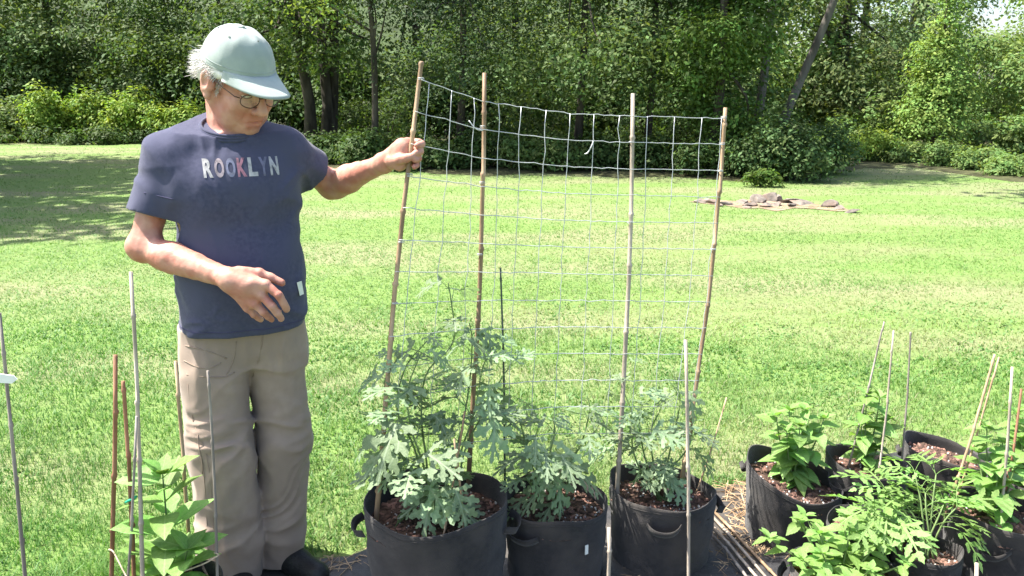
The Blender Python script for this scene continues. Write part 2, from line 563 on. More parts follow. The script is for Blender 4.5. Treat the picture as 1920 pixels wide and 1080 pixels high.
def tree(name, label, px, Y, h, rad, z0, n, size, colr, seed, tr=0.14, lean=(0, 0), lobes=None, bark='bark', group='trees behind the lawn', nl=9, X=None, stems=1, clump=0.3, cat='tree', limbs=6, per=26):
    r = np.random.default_rng(seed)
    x = P(px, 300, Y)[0] if X is None else X
    o = np.array((x, Y, 0.0))
    root = thing(name, label, cat, o, group)
    top = o + np.array((lean[0], lean[1], h * 0.9))
    explicit = lobes is not None
    if lobes is None:
        lobes = []
        for i in range(nl):
            t = (i + 0.5) / nl
            zz = z0 + (h - z0) * t
            prof = math.sin(math.pi * min(1, 0.22 + 0.75 * t)) ** 0.7
            a = r.random() * 2 * math.pi
            q = rad * prof * (0.25 + 0.4 * r.random())
            base = o + (top - o) * min(1, zz / h)
            lobes.append((np.array((base[0] + math.cos(a) * q, base[1] + math.sin(a) * q, zz)), np.array((rad * 0.62, rad * 0.62, max(0.5, (h - z0) / nl * 0.85))) * (0.8 + 0.4 * r.random())))
    else:
        lobes = [(o + np.array(c_), np.array(r_)) for c_, r_ in lobes]
    for i in range(5 if z0 < 3 and not explicit else 0):       # low boughs on the side towards the open lawn
        a = -math.pi / 2 + (i - 2) * 0.55 + 0.2 * r.normal()
        q = rad * (0.45 + 0.25 * r.random())
        lobes.append((o + np.array((math.cos(a) * q, math.sin(a) * q, z0 + 0.2 + 2.2 * r.random())), np.array((rad * 0.42, rad * 0.38, 0.5))))
    mb = MB()
    for s in range(stems):
        a = r.random() * 6.28
        off_ = np.array((math.cos(a), math.sin(a), 0)) * (tr * 1.6 if stems > 1 else 0)
        k = np.linspace(0, 1, 9)
        pts = o[None] + off_ * (1 + 3 * k[:, None] * (stems > 1)) + (top - o)[None] * k[:, None] + np.stack([np.sin(k * 5 + s) * 0.10 * h / 8, np.cos(k * 4 + s) * 0.08 * h / 8, 0 * k], -1)
        pts[0] = o + off_
        pts[0, 2] = -0.1
        rr = tr * (1 - 0.72 * k) * (1 if stems == 1 else 0.75)
        rr[0] *= 1.35
        mb.tube(pts - o, rr, 9)
        for c_, r_ in [lobes[i] for i in r.permutation(len(lobes))[:limbs]]:
            zt = max(0.35 * h * r.random() + 0.2 * h, c_[2] - 1.2 - r.random())
            zt = min(max(zt, z0 * 0.6), h * 0.85)
            st = np.array([np.interp(zt, pts[:, 2], pts[:, i]) for i in range(3)])
            md = (st + c_) / 2 + np.array((0, 0, -0.1)) + r.normal(size=3) * 0.15
            path = smooth_path([st, md, c_], 7)
            mb.tube(path - o, np.linspace(tr * 0.36, tr * 0.09, 7), 6)
    obj('trunk', mb.mesh('trunk'), M[bark], root)
    build_crown(root, 'crown', foliage(r, lobes, n, size, colr, clump=clump, per=per), o)
    return root


def shrub(name, label, px, Y, w, h, n, size, colr, seed, d=None, group='shrubs along the wood edge', clump=0.12, cat='shrub', X=None, per=20):
    r = np.random.default_rng(seed)
    x = P(px, 300, Y)[0] if X is None else X
    o = np.array((x, Y, 0.0))
    root = thing(name, label, cat, o, group)
    d = d or w * 0.7
    lobes = []
    for i in range(8):
        lx, ly = (r.random() - 0.5) * w * 0.75, (r.random() - 0.5) * d * 0.75
        hh = h * (0.62 + 0.4 * r.random()) * (1 - 0.45 * abs(lx) / (w * 0.5))
        lobes.append((o + np.array((lx, ly, hh * 0.52)), np.array((w * 0.24, d * 0.26, hh * 0.5))))
    mb = MB()
    for i in range(7):
        c_ = lobes[i][0] - o
        mb.tube(smooth_path([(c_[0] * 0.25, c_[1] * 0.25, -0.03), (c_[0] * 0.6, c_[1] * 0.6, c_[2] * 0.6), (c_[0], c_[1], c_[2] * 1.4)], 6), np.linspace(0.022, 0.006, 6), 5)
    obj('stem', mb.mesh('stem'), M['bark'], root)
    build_crown(root, 'foliage', foliage(r, lobes, n, size, colr, clump=clump, per=per, shell=0.75), o)
    return root


DK, MD, LT, YG, PINE, HAZE_GR = (0.068, 0.122, 0.037), (0.115, 0.185, 0.06), (0.15, 0.245, 0.075), (0.19, 0.30, 0.055), (0.045, 0.08, 0.034), (0.16, 0.24, 0.105)  # leaf colours of the right-hand trees are lightened in place of haze and sun
# left, beyond the bracken
tree('maple_tree', 'dark leafy maple behind the bracken at the left edge of the photo', 20, 32, 11, 4.2, 1.2, 26000, 0.13, MD, 21, tr=0.11)
tree('maple_tree', 'leafy maple behind the bracken, just left of the man in the cap', 240, 32.5, 12, 4.2, 1.7, 26000, 0.13, MD, 22, tr=0.11)
tree('maple_tree', 'dense maple rising directly behind the man in the cap', 430, 29, 11, 3.6, 1.2, 24000, 0.12, DK, 23, tr=0.12)
tree('old_tree', 'old dark tree with several thick trunks right of the man', 606, 20.5, 11, 2.8, 2.0, 20000, 0.10, DK, 24, tr=0.2, stems=3)
tree('young_maple', 'young maple with pale sunlit leaves hanging in above the trellis cane the man holds', 700, 17.2, 8, 1.7, 2.9, 8000, 0.085, LT, 25, tr=0.08, lobes=[((-0.9, -0.3, 3.35), (0.75, 0.7, 0.45)), ((-0.1, 0, 4.2), (1.1, 1.0, 0.6)), ((0.5, -0.2, 3.6), (0.6, 0.7, 0.35)), ((0, 0.2, 5.6), (1.3, 1.2, 1.2)), ((0.2, 0, 7.2), (1.0, 1, 1))])
tree('hemlock_tree', 'dark drooping hemlock behind the left half of the wire trellis', 860, 18.3, 12, 3.1, 1.5, 26000, 0.06, PINE, 26, tr=0.09, clump=0.34, nl=11, per=40)
tree('maple_tree', 'maple with bright leaf clusters above the middle of the wire trellis', 1080, 17.6, 11, 3.0, 1.7, 22000, 0.085, MD, 27, tr=0.09)
tree('maple_tree', 'tall dark maple behind the right half of the wire trellis', 1210, 18.4, 9, 2.9, 1.3, 22000, 0.085, DK, 28, tr=0.09)
tree('vine_covered_tree', 'tree hung with bright green vines to the ground near the right trellis cane', 1335, 15.9, 6.8, 1.1, 0.4, 24000, 0.08, (0.10, 0.18, 0.04), 29, tr=0.11, nl=13, clump=0.18)
tree('leaning_tree', 'bare grey trunk leaning to the right behind the large shrub', 1432, 17.2, 12, 3.0, 6.0, 9000, 0.12, MD, 30, tr=0.10, lean=(3.6, 0.6), bark='bark_grey', limbs=4, lobes=[((3.4, 0.2, 9.6), (1.0, 1.0, 0.8)), ((1.0, -3.0, 8.2), (1.5, 1.3, 0.8)), ((-0.6, -4.6, 8.0), (1.7, 1.5, 0.9)), ((0.9, -5.6, 7.6), (1.6, 1.2, 0.8)), ((2.6, -4.0, 8.8), (1.8, 1.3, 0.9))])  # unseen front crown lobes, shaped over the lawn to shade its right side
tree('slender_tree', 'slender upright grey trunk just left of the leaning one', 1412, 18.2, 12, 0.9, 9.0, 2500, 0.12, MD, 31, tr=0.11, lean=(0.25, 0.4), bark='bark_grey', limbs=4)
tree('ash_tree', 'mid green tree behind the leaning trunk', 1560, 24, 8, 2.9, 0.7, 22000, 0.11, (0.11, 0.165, 0.06), 32, tr=0.16)
tree('birch_tree', 'tall pale green tree left of the sky gap', 1680, 31, 13, 3.6, 1.0, 22000, 0.13, HAZE_GR, 33, tr=0.17, bark='bark_grey')
tree('conical_tree', 'light green cone-shaped young tree at the far end of the lawn', 1742, 20.5, 4.7, 1.05, 0.3, 14000, 0.075, (0.185, 0.30, 0.075), 34, tr=0.07, lobes=[((0, 0, 0.9), (0.95, 0.9, 0.7)), ((0.15, 0, 1.7), (0.85, 0.8, 0.6)), ((-0.15, 0, 2.4), (0.62, 0.6, 0.55)), ((0.05, 0, 3.1), (0.42, 0.42, 0.5)), ((0.0, 0, 3.8), (0.2, 0.2, 0.5))], clump=0.15)
tree('linden_tree', 'broad light green tree below the sky gap', 1850, 27, 3.2, 2.6, 0.6, 18000, 0.11, LT, 35, tr=0.12, nl=7)
tree('linden_tree', 'light green tree at the right edge of the photo', 1985, 22, 4.6, 2.4, 0.7, 14000, 0.10, LT, 36, tr=0.12, nl=7)
# deeper wood
for i_, (px_, Y_, h_, c_, l_) in enumerate(((-900, 30, 12, MD, 'deep wood tree outermost beyond the left photo edge'), (-600, 31, 12, DK, 'deep wood tree well beyond the left photo edge'), (-350, 33, 12, MD, 'deep wood tree just beyond the left photo edge'), (2250, 27, 9, HAZE_GR, 'pale tree beyond the right photo edge'), (2400, 24, 9, LT, 'pale tree farther beyond the right photo edge'), (-120, 36, 12, DK, 'deep wood tree at the far left'), (120, 37, 13, MD, 'deep wood tree far behind the bracken'), (330, 36, 12, DK, 'deep wood tree far behind the cap'),
                                            (560, 33, 12, DK, 'deep wood tree seen left of the held trellis cane'), (780, 32, 12, PINE, 'deep wood tree seen between the two left trellis canes'), (960, 33, 12, DK, 'deep wood tree seen through the middle of the trellis'),
                                            (1130, 32, 12, DK, 'deep wood tree seen left of the third trellis cane'), (1290, 30, 12, MD, 'deep wood tree seen right of the third trellis cane'), (1440, 34, 12, HAZE_GR, 'deep wood tree seen behind the leaning trunk'), (1590, 38, 14, HAZE_GR, 'pale deep wood tree right of the leaning trunk'), (1690, 42, 14, HAZE_GR, 'pale deep wood tree behind the cone-shaped one'))):
    tree('wood_tree', l_, px_, Y_, h_, 3.6, 0.4, 11000, 0.19, c_, 50 + i_, tr=0.2, group='trees deep in the wood', nl=10, clump=0.4, limbs=4)
# leafy saplings closing the wood below the crowns
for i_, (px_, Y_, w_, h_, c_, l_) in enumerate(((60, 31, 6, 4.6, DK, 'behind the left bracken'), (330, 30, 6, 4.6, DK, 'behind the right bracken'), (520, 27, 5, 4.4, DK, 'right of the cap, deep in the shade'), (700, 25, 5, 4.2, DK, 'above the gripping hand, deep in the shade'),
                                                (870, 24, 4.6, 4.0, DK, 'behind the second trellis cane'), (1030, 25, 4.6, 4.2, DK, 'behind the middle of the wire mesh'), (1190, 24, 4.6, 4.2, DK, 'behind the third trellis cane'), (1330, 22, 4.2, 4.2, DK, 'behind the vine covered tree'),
                                                (1500, 25, 4.6, 4.4, LT, 'behind the leaning trunk'), (1640, 29, 5, 4.6, HAZE_GR, 'left behind the cone-shaped tree'))):
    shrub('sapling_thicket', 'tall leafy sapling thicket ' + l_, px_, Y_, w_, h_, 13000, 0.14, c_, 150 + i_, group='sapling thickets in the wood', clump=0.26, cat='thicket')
# shade trees left of the frame whose shadow lies on the lawn
for i_, (X_, Y_, h_) in enumerate(((-11.6, 10.2, 10), (-13.6, 14.2, 12), (-15.6, 18.8, 13))):
    tree('shade_tree', ('nearest', 'middle', 'farthest')[i_] + ' of the trees left of the frame shading the lawn', 0, Y_, h_, 3.6, 2.6, 9000, 0.2, MD, 70 + i_, tr=0.2, X=X_, group='shade trees beside the lawn', clump=0.4)

# bracken at the left
for i_, (px_, Y_, w_, h_, l_) in enumerate(((20, 26.6, 2.6, 1.75, 'bracken at the left edge of the photo'), (110, 26.2, 2.2, 2.05, 'second bracken clump from the left edge'), (190, 26.4, 2.0, 2.0, 'middle clump of the tall sunlit bracken'),
                                            (262, 26.0, 2.0, 1.85, 'bracken clump left of the man, next to the last'), (335, 25.6, 1.9, 1.75, 'bracken clump nearest the man, behind his shoulder'))):
    shrub('bracken_clump', 'tall yellow-green ' + l_, px_, Y_, w_, h_, 6500, 0.10, YG if i_ else MD, 80 + i_, group='bracken on the left', clump=0.13)
for i_, px_ in enumerate((-20, 90, 200, 310, 410, 480)):
    shrub('low_weeds', 'low dark weeds at the lawn edge, ' + ('at the left photo edge', 'in front of the left bracken', 'in front of the middle bracken', 'in front of the right bracken', 'just left of the man', 'hidden behind the man')[i_], px_, 25.2 - (i_ > 3) * 2.2, 2.2, 0.62, 2600, 0.09, DK, 90 + i_, group='low weeds on the left')
# understory across the middle
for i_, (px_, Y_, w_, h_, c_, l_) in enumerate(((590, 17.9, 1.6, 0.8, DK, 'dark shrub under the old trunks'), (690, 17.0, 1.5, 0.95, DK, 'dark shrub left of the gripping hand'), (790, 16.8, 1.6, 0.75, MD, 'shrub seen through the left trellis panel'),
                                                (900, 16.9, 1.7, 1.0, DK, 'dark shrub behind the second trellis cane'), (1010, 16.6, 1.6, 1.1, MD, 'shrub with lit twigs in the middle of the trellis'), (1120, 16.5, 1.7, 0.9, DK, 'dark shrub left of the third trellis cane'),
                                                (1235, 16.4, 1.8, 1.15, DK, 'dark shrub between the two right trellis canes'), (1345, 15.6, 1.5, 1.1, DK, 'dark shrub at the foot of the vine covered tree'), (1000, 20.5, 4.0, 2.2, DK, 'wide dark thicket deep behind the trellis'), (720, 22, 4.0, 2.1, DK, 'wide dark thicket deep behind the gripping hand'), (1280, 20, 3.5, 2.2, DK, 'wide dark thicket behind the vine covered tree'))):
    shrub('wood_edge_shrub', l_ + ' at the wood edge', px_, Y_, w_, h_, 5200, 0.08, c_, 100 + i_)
shrub('large_shrub', 'large rounded green shrub below the leaning trunk', 1455, 14.9, 2.0, 1.42, 11000, 0.065, (0.09, 0.155, 0.055), 120)
shrub('large_shrub', 'rounded shrub right of the large one at the bend of the lawn', 1535, 15.9, 1.4, 1.2, 7000, 0.065, (0.085, 0.15, 0.05), 121)
shrub('small_fern', 'small bright fern in front of the large shrub, left of the stones', 1427, 13.75, 0.55, 0.36, 900, 0.06, (0.09, 0.16, 0.035), 122, clump=0.06, cat='fern')
for i_, (px_, Y_, w_, h_, c_, l_) in enumerate(((1640, 18.7, 1.3, 0.95, YG, 'sunlit yellow-green weeds at the end of the lawn'), (1690, 18.4, 1.0, 0.6, LT, 'low weeds left of the cone-shaped tree'), (1790, 17.2, 1.1, 0.62, LT, 'low hedge plant right of the cone-shaped tree'),
                                                (1850, 16.4, 1.1, 0.60, LT, 'middle plant of the low sunlit hedge'), (1915, 15.5, 1.1, 0.58, LT, 'low hedge plant at the right edge of the photo'), (1985, 14.8, 1.1, 0.58, LT, 'low hedge plant just beyond the right edge'),
                                                (1610, 21.5, 2.2, 1.7, LT, 'taller green shrub left behind the sunlit weeds'), (1830, 21.0, 2.4, 1.4, LT, 'green shrub behind the low hedge'), (1920, 20, 2.4, 1.5, LT, 'green shrub behind the right end of the hedge'))):
    shrub('lawn_end_shrub', l_, px_, Y_, w_, h_, 5200, 0.06 if h_ < 1 else 0.08, c_, 130 + i_, group='shrubs at the right end of the lawn', clump=0.09)

# ---------------------------------------------------------------- stones in the lawn
V_, F_ = [], []
dirt_px = [(1290, 378), (1335, 383), (1360, 385), (1395, 391), (1425, 390), (1455, 396), (1490, 390), (1530, 392), (1570, 396), (1600, 395), (1570, 386), (1530, 383), (1490, 377), (1450, 378), (1410, 373), (1380, 377), (1340, 374)]
mb = MB()
cx_ = np.mean([H(a, b, 0.006) for a, b in dirt_px], 0)
mb.add([cx_] + [H(a, b, 0.006) for a, b in dirt_px], [(0, i + 1, (i + 1) % len(dirt_px) + 1) for i in range(len(dirt_px))])
tag(obj('bare_dirt', mb.mesh('bare_dirt'), M['dirt']), kind='structure')


def stone_mesh(seed, sx, sy, sz):
    r = np.random.default_rng(seed)
    bm = bmesh.new()
    bmesh.ops.create_icosphere(bm, subdivisions=3, radius=1)
    off = r.random(3) * 20
    pl = [(Vector(r.normal(size=3)).normalized(), 0.38 + 0.35 * r.random()) for _ in range(14)]
    for v in bm.verts:
        for n_, d_ in pl:
            q = v.co.dot(n_) - d_
            if q > 0:
                v.co -= n_ * q
        k = 1 + 0.16 * (float(vnoise(*(np.array(v.co) * 2.2 + off))) - 0.5)
        v.co = Vector((v.co.x * sx * k, v.co.y * sy * k, v.co.z * sz * k))
    me = bpy.data.meshes.new('stone')
    bm.to_mesh(me)
    bm.free()
    return me


stones = [(1352, 381, .16, .07, 'dark stone right behind the right trellis cane'), (1328, 380, .11, .04, 'flat stone left of the right trellis cane'),
          (1380, 384, .13, .05, 'stone just right of the right trellis cane'), (1405, 381, .12, .05, 'low stone left of the heap in the stone row'), (1425, 386, .13, .06, 'stone at the left foot of the heap'), (1440, 380, .14, .10, 'tilted stone in the left of the heap'),
          (1462, 377, .15, .14, 'highest stone of the heap in the stone row'), (1448, 388, .11, .06, 'dark stone at the front foot of the heap'), (1470, 386, .12, .06, 'pale stone at the right foot of the heap'), (1490, 380, .14, .07, 'grey stone on the right slope of the heap'),
          (1518, 383, .20, .04, 'long flat stone right of the heap'), (1565, 388, .13, .09, 'rounded grey stone near the right end of the row'), (1588, 392, .10, .05, 'pale stone touching the rounded grey one'), (1612, 399, .09, .05, 'low pale stone at the right end of the row'),
          (1365, 386, .09, .05, 'small stone at the foot of the right trellis cane line'), (1433, 378, .09, .08, 'small upright stone behind the heap, left of its top'), (1476, 378, .08, .11, 'small stone leaning against the highest one'), (1500, 387, .10, .05, 'small dark stone in front of the long flat one'), (1415, 390, .08, .03, 'small flat stone in front, left of the heap'), (1577, 386, .09, .05, 'small stone behind the rounded grey one')]
for i_, (px_, py_, s_, h_, l_) in enumerate(stones):
    o = obj('stone', stone_mesh(i_, s_ * 1.25, s_ * 0.95, max(.045, h_ * .9)), M['stone'], loc=tuple(H(px_ - 15, py_, 0) + np.array((0, 0, h_ * 0.3))))
    o.rotation_euler = (0.15 * math.sin(i_ * 3), 0.2 * math.cos(i_ * 2), i_ * 1.7)
    tag(o, l_, 'stone', 'stones in the lawn')

# ---------------------------------------------------------------- fabric grow bags
def bag(label, px, py, wpx, hgt, seed, tilt=(0, 0), soil_depth=0.045, handles=(200, 20), taper=0.93, tag_at=None, chips=320, zrim=None, squash=1.0, group='black fabric grow bags'):
    """rim centre at photo point (px, py) and rim width wpx"""
    r = np.random.default_rng(seed)
    c = H(px, py, hgt if zrim is None else zrim)
    zc = c[1] * math.cos(PITCH) + (CAM_H - c[2]) * math.sin(PITCH)
    rad = wpx / FPX * zc / 2
    base = np.array((c[0], c[1], 0.012))
    root = thing('grow_bag', label, 'grow bag', base, group)
    n = 56
    ph = r.random(8) * 6.28

    def ring(rr, z, lump, k=0.0):
        out = []
        for i in range(n):
            a = 2 * math.pi * i / n
            q = rr * (1 + lump * (0.5 * math.sin(2 * a + ph[0]) + 0.35 * math.sin(3 * a + ph[1]) + 0.25 * math.sin(5 * a + ph[2] + z * 9)))
            q += 0.0012 * math.sin(9 * a + ph[3] + z * 20) * lump * 18 * (0.4 + 0.6 * math.sin(z * 31 + ph[4]) ** 2)
            q += (0.011 * (float(vnoise(math.cos(a) * 2.2 + seed * 3.1, math.sin(a) * 2.2 + 7, z * 16)) - .5) + 0.007 * (float(vnoise(math.cos(a) * 6 + seed, math.sin(a) * 6, z * 40 + 2)) - .5)) * min(1.0, z * 25) * (k < 0.9) * rr / .16
            x, y = q * math.cos(a) * squash, q * math.sin(a)
            zz = z + (tilt[0] * x + tilt[1] * y) * (z / hgt) + k * (0.007 * math.sin(2 * a + ph[5]) + 0.005 * math.sin(4 * a + ph[6]))
            out.append((x, y, max(zz, 0.0)))
        return out
    prof = [(taper * 0.97, 0.0, .03, 0), (taper, 0.012, .03, 0), (taper * 1.005, hgt * .15, .035, 0), (taper * 1.02, hgt * .3, .03, 0), (0.5 + taper / 2 + .01, hgt * .5, .03, 0), (0.995, hgt * .72, .03, .5), (1.0, hgt * .92, .03, 1), (1.0, hgt - .012, .03, 1), (1.004, hgt, .03, 1),
            (0.985, hgt, .03, 1), (0.975, hgt - .02, .03, 1), (0.97, hgt - soil_depth * .6, .03, 1), (0.955, hgt - soil_depth - .03, .03, 1)]
    fine = prof[:2]
    for p0, p1 in zip(prof[1:6], prof[2:7]):
        for t in (.25, .5, .75, 1.0):
            fine.append(tuple(p0[i] + (p1[i] - p0[i]) * t for i in range(4)))
    prof = fine + prof[7:]
    V, F = [], []
    for f_, z_, l_, k_ in prof:
        V += ring(rad * f_, z_, l_, k_)
    for i in range(len(prof) - 1):
        for j in range(n):
            k = (j + 1) % n
            F.append((i * n + j, i * n + k, (i + 1) * n + k, (i + 1) * n + j))
    obj('fabric_wall', py_mesh('fabric_wall', V, F, True), M['felt'], root)
    # stitched line under the rim
    st = ring(rad * 1.003, hgt - 0.016, .03, 1)
    mb = MB()
    mb.tube(np.array(st + [st[0]]), 0.0011, 4, False)
    obj('rim_stitching', mb.mesh('rim_stitching'), M['felt'], root)
    # soil
    V, F, rings = [], [], 12
    zs = hgt - soil_depth

    def soil_z(x, y):
        d = math.hypot(x, y) / rad
        return zs + (tilt[0] * x + tilt[1] * y) * 0.95 + 0.016 * (float(vnoise(x * 14 + seed, y * 14, 1.1)) - 0.5) + 0.010 * (float(vnoise(x * 45, y * 45 + seed, 2.1)) - 0.5) + 0.012 * (1 - d * d) - 0.004
    V.append((0, 0, soil_z(0, 0)))
    for i in range(1, rings + 1):
        for j in range(n):
            a = 2 * math.pi * j / n
            q = rad * 0.972 * i / rings
            x, y = q * math.cos(a) * squash, q * math.sin(a)
            V.append((x, y, soil_z(x, y)))
    for j in range(n):
        F.append((0, 1 + j, 1 + (j + 1) % n))
    for i in range(rings - 1):
        for j in range(n):
            k = (j + 1) % n
            F.append((1 + i * n + j, 1 + (i + 1) * n + j, 1 + (i + 1) * n + k, 1 + i * n + k))
    obj('soil', py_mesh('soil', V, F, True), M['soil'], root)
    # bark chips and white grains lying on the soil
    V, F, C = [], [], []
    for i in range(chips):
        q, a = rad * 0.95 * math.sqrt(r.random()), r.random() * 6.283
        x, y = q * math.cos(a) * squash, q * math.sin(a)
        white = r.random() < 0.15
        s = (0.002 + 0.0022 * r.random()) if white else (0.0035 + 0.006 * r.random() ** 2)
        L_, W_, T_ = (s, s, s * .8) if white else (s * 1.6, s * .7, s * .35)
        mrot = Matrix.Rotation(r.random() * 6.28, 3, 'Z') @ Matrix.Rotation((r.random() - .5) * 1.3, 3, 'X')
        o_ = len(V)
        for p_ in ((-1, -.7, 0), (1, -.9, 0), (.8, 1, 0), (-.9, .8, 0), (-.6, -.4, 1), (.7, -.5, 1), (.5, .6, 1), (-.6, .5, 1)):
            q_ = mrot @ Vector((p_[0] * L_, p_[1] * W_, p_[2] * T_ * 2 - T_ * .5))
            V.append((x + q_.x, y + q_.y, soil_z(x, y) + 0.001 + q_.z))
        F += [tuple(o_ + k for k in f) for f in ((4, 5, 6, 7), (0, 1, 5, 4), (1, 2, 6, 5), (2, 3, 7, 6), (3, 0, 4, 7))]
        cc = np.array((0.5, 0.48, 0.46)) if white else (np.array((0.20, 0.11, 0.085)) if r.random() < .5 else np.array((0.09, 0.055, 0.04))) * (0.7 + .7 * r.random())
        C += [cc] * 8
    tag(obj('mulch', np_mesh('mulch', V, F, False, np.array(C)), M['chips'], root), kind='stuff')
    # strap handles
    for hd in handles:
        a = R(hd)
        rad_o = np.array((math.cos(a) * squash, math.sin(a), 0))
        tan = np.array((-math.sin(a), math.cos(a), 0))
        zt = hgt * 0.80 + (tilt[0] * rad_o[0] + tilt[1] * rad_o[1]) * rad * .8
        w2 = 0.0125
        path = []
        for t in np.linspace(0, 1, 13):
            s_ = (t - 0.5) * 2
            bulge = 0.034 * (1 - s_ ** 4) * (0.8 + .2 * math.sin(seed + hd))
            drop = -0.045 * (1 - s_ * s_) * (0.6 + .4 * math.cos(seed * 2 + hd))
            path.append(rad_o * (rad * 1.006 + bulge + 0.001) + tan * s_ * 0.055 + np.array((0, 0, zt + drop)))
        V, F = [], []
        for p_ in path:
            up = np.array((0, 0, 1.0)) * w2 + rad_o * 0.006
            for off_ in (rad_o * 0.0015, -rad_o * 0.0015):
                V += [p_ + up + off_, p_ - up + off_]
        for i in range(12):
            b0, b1 = i * 4, (i + 1) * 4
            F += [(b0, b1, b1 + 1, b0 + 1), (b0 + 2, b0 + 3, b1 + 3, b1 + 2), (b0, b0 + 2, b1 + 2, b1), (b0 + 1, b1 + 1, b1 + 3, b0 + 3)]
        obj('handle', py_mesh('handle', V, F, True), M['felt'], root)
    if tag_at is not None:
        a = R(tag_at[0])
        q = np.array((math.cos(a), math.sin(a), 0))
        t_ = np.array((-math.sin(a), math.cos(a), 0))
        p_ = q * (rad * 1.03) + np.array((0, 0, hgt * tag_at[1]))
        mb = MB()
        w_, h_ = 0.006, 0.016
        for o2 in (0.001, 0.003):
            mb.add([p_ + t_ * sx * w_ + np.array((0, 0, sz * h_)) + q * o2 for sx, sz in ((-1, -1), (1, -1), (1, 1), (-1, 1))], [(0, 1, 2, 3)])
        obj('label_tag', mb.mesh('label_tag', False), M['white_card'], root)
    return dict(root=root, base=base, rad=rad, hgt=hgt, zs=base[2] + zs)


G_ = {}
G_['b1'] = bag('largest black grow bag, holding the tall melon vine beside the man', 818, 940, 268, 0.335, 1, soil_depth=0.07, handles=(190, 352), chips=900, tilt=(0.02, -0.03))
G_['b2'] = bag('black grow bag between the largest one and the next, with small white tag', 1041, 938, 190, 0.27, 2, soil_depth=0.05, handles=(232, 60), chips=600, tilt=(-0.03, 0.05), tag_at=(302, 0.62))
G_['b3'] = bag('black grow bag with sagging front strap, third from the man', 1241, 916, 196, 0.262, 3, soil_depth=0.055, handles=(262, 5), chips=560, tilt=(-0.10, -0.02))
G_['b4'] = bag('leaning black grow bag with leafy plant, right of the canes on the mat', 1488, 893, 176, 0.235, 4, soil_depth=0.05, handles=(318, 130), chips=450, tilt=(-0.26, 0.12))
G_['b5'] = bag('black grow bag with three thin canes, right behind the leaning bag', 1625, 868, 146, 0.25, 5, soil_depth=0.05, handles=(215, 30), chips=360, tilt=(-0.12, 0.0))
G_['b6'] = bag('black grow bag holding only bare soil, farthest to the back', 1775, 850, 150, 0.25, 6, soil_depth=0.045, handles=(300, 120), chips=360, tilt=(-0.2, 0.0))
G_['b7'] = bag('black grow bag with leafy plant and canes at the right edge, in front', 1880, 963, 182, 0.27, 7, soil_depth=0.05, handles=(230, 60), chips=420, tilt=(-0.05, 0.0))
G_['b8'] = bag('small black grow bag holding the feathery cut-leaved plant', 1738, 1032, 118, 0.22, 8, soil_depth=0.04, handles=(300, 170), chips=260)
G_['b9'] = bag('black grow bag half hidden right of the leaning bag, behind the feathery leaves', 1618, 985, 128, 0.23, 9, soil_depth=0.045, handles=(200, 40), chips=240)
G_['b10'] = bag('black grow bag at the bottom edge under the bright bushy clump', 1580, 1072, 190, 0.20, 10, soil_depth=0.035, handles=(170, 20), chips=300)
G_['b11'] = bag('black grow bag behind the front right one, cut by the photo edge', 1935, 897, 150, 0.25, 11, soil_depth=0.045, handles=(200, 40), chips=240)
G_['b12'] = bag('black grow bag at the bottom left under the broad-leaved plant', 312, 1108, 200, 0.235, 12, soil_depth=0.04, handles=(150, 20), chips=300)

# straw litter on the mat
mb = MB()
r_ = np.random.default_rng(33)
spots = [(1380, 905, 30, 14, 90), (1392, 950, 14, 25, 90), (1440, 1000, 30, 12, 60), (1425, 1040, 22, 14, 70), (1375, 985, 30, 20, 40), (630, 1055, 40, 8, 50), (1345, 1060, 60, 18, 50), (1250, 1090, 60, 12, 40), (1500, 1012, 25, 8, 30)]
for px_, py_, sx_, sy_, n_ in spots:
    for i in range(n_):
        p = H(px_ + r_.normal() * sx_, py_ + r_.normal() * sy_, 0.02)
        if p[1] > mat_y(p[0]) - 0.01:
            continue
        a, l = r_.random() * 6.28, 0.015 + 0.05 * r_.random() ** 2
        d = np.array((math.cos(a), math.sin(a), 0)) * l
        z_ = np.array((0, 0, 0.004))
        mb.tube([p - d, p + z_ + d * 0.1 * r_.normal(), p + d * .9 + z_ * r_.random()], 0.0009 + 0.0009 * r_.random(), 3, False)
tag(obj('straw_litter', mb.mesh('straw_litter', False), M['straw']), 'dry straw and needles scattered on the weed mat', 'straw', kind='stuff')


# ---------------------------------------------------------------- bamboo canes
def cane_mesh(pts, r0, r1, seed, origin, node=0.19):
    r = np.random.default_rng(seed)
    p = smooth_path(pts, 40)
    seg = np.concatenate([[0], np.cumsum(np.linalg.norm(np.diff(p, axis=0), axis=1))])
    L = seg[-1]
    nodes, s = [], node * (0.3 + 0.6 * r.random())
    while s < L:
        nodes.append(s)
        s += node * (0.8 + 0.45 * r.random())
    q, rad = [0.0], [r0]
    for s in nodes:
        rr = r0 + (r1 - r0) * s / L
        for ds, k in ((-0.009, 1.0), (-0.003, 1.32), (0.0025, 1.28), (0.008, 0.96)):
            if 0 < s + ds < L:
                q.append(s + ds)
                rad.append(rr * k)
    q.append(L)
    rad.append(r1)
    o_ = np.argsort(q)
    q, rad = np.array(q)[o_], np.array(rad)[o_]
    pts2 = np.stack([np.interp(q, seg, p[:, i]) for i in range(3)], -1)
    kink = np.cumsum(r.normal(size=(len(q), 3)) * 0.0006, 0)
    mb = MB()
    mb.tube(pts2 + kink - origin, rad, 8)
    return mb.mesh('bamboo_cane')


def cane(label, pts, kind='tan', r0=0.0055, r1=0.004, seed=0, group='bamboo canes in the bags'):
    """pts: world points from foot to tip"""
    pts = [np.asarray(p, float) for p in pts]
    o = obj('bamboo_cane', cane_mesh(pts, r0, r1, seed, pts[0]), M['cane_' + kind], loc=tuple(pts[0]))
    return tag(o, label, 'cane', group)


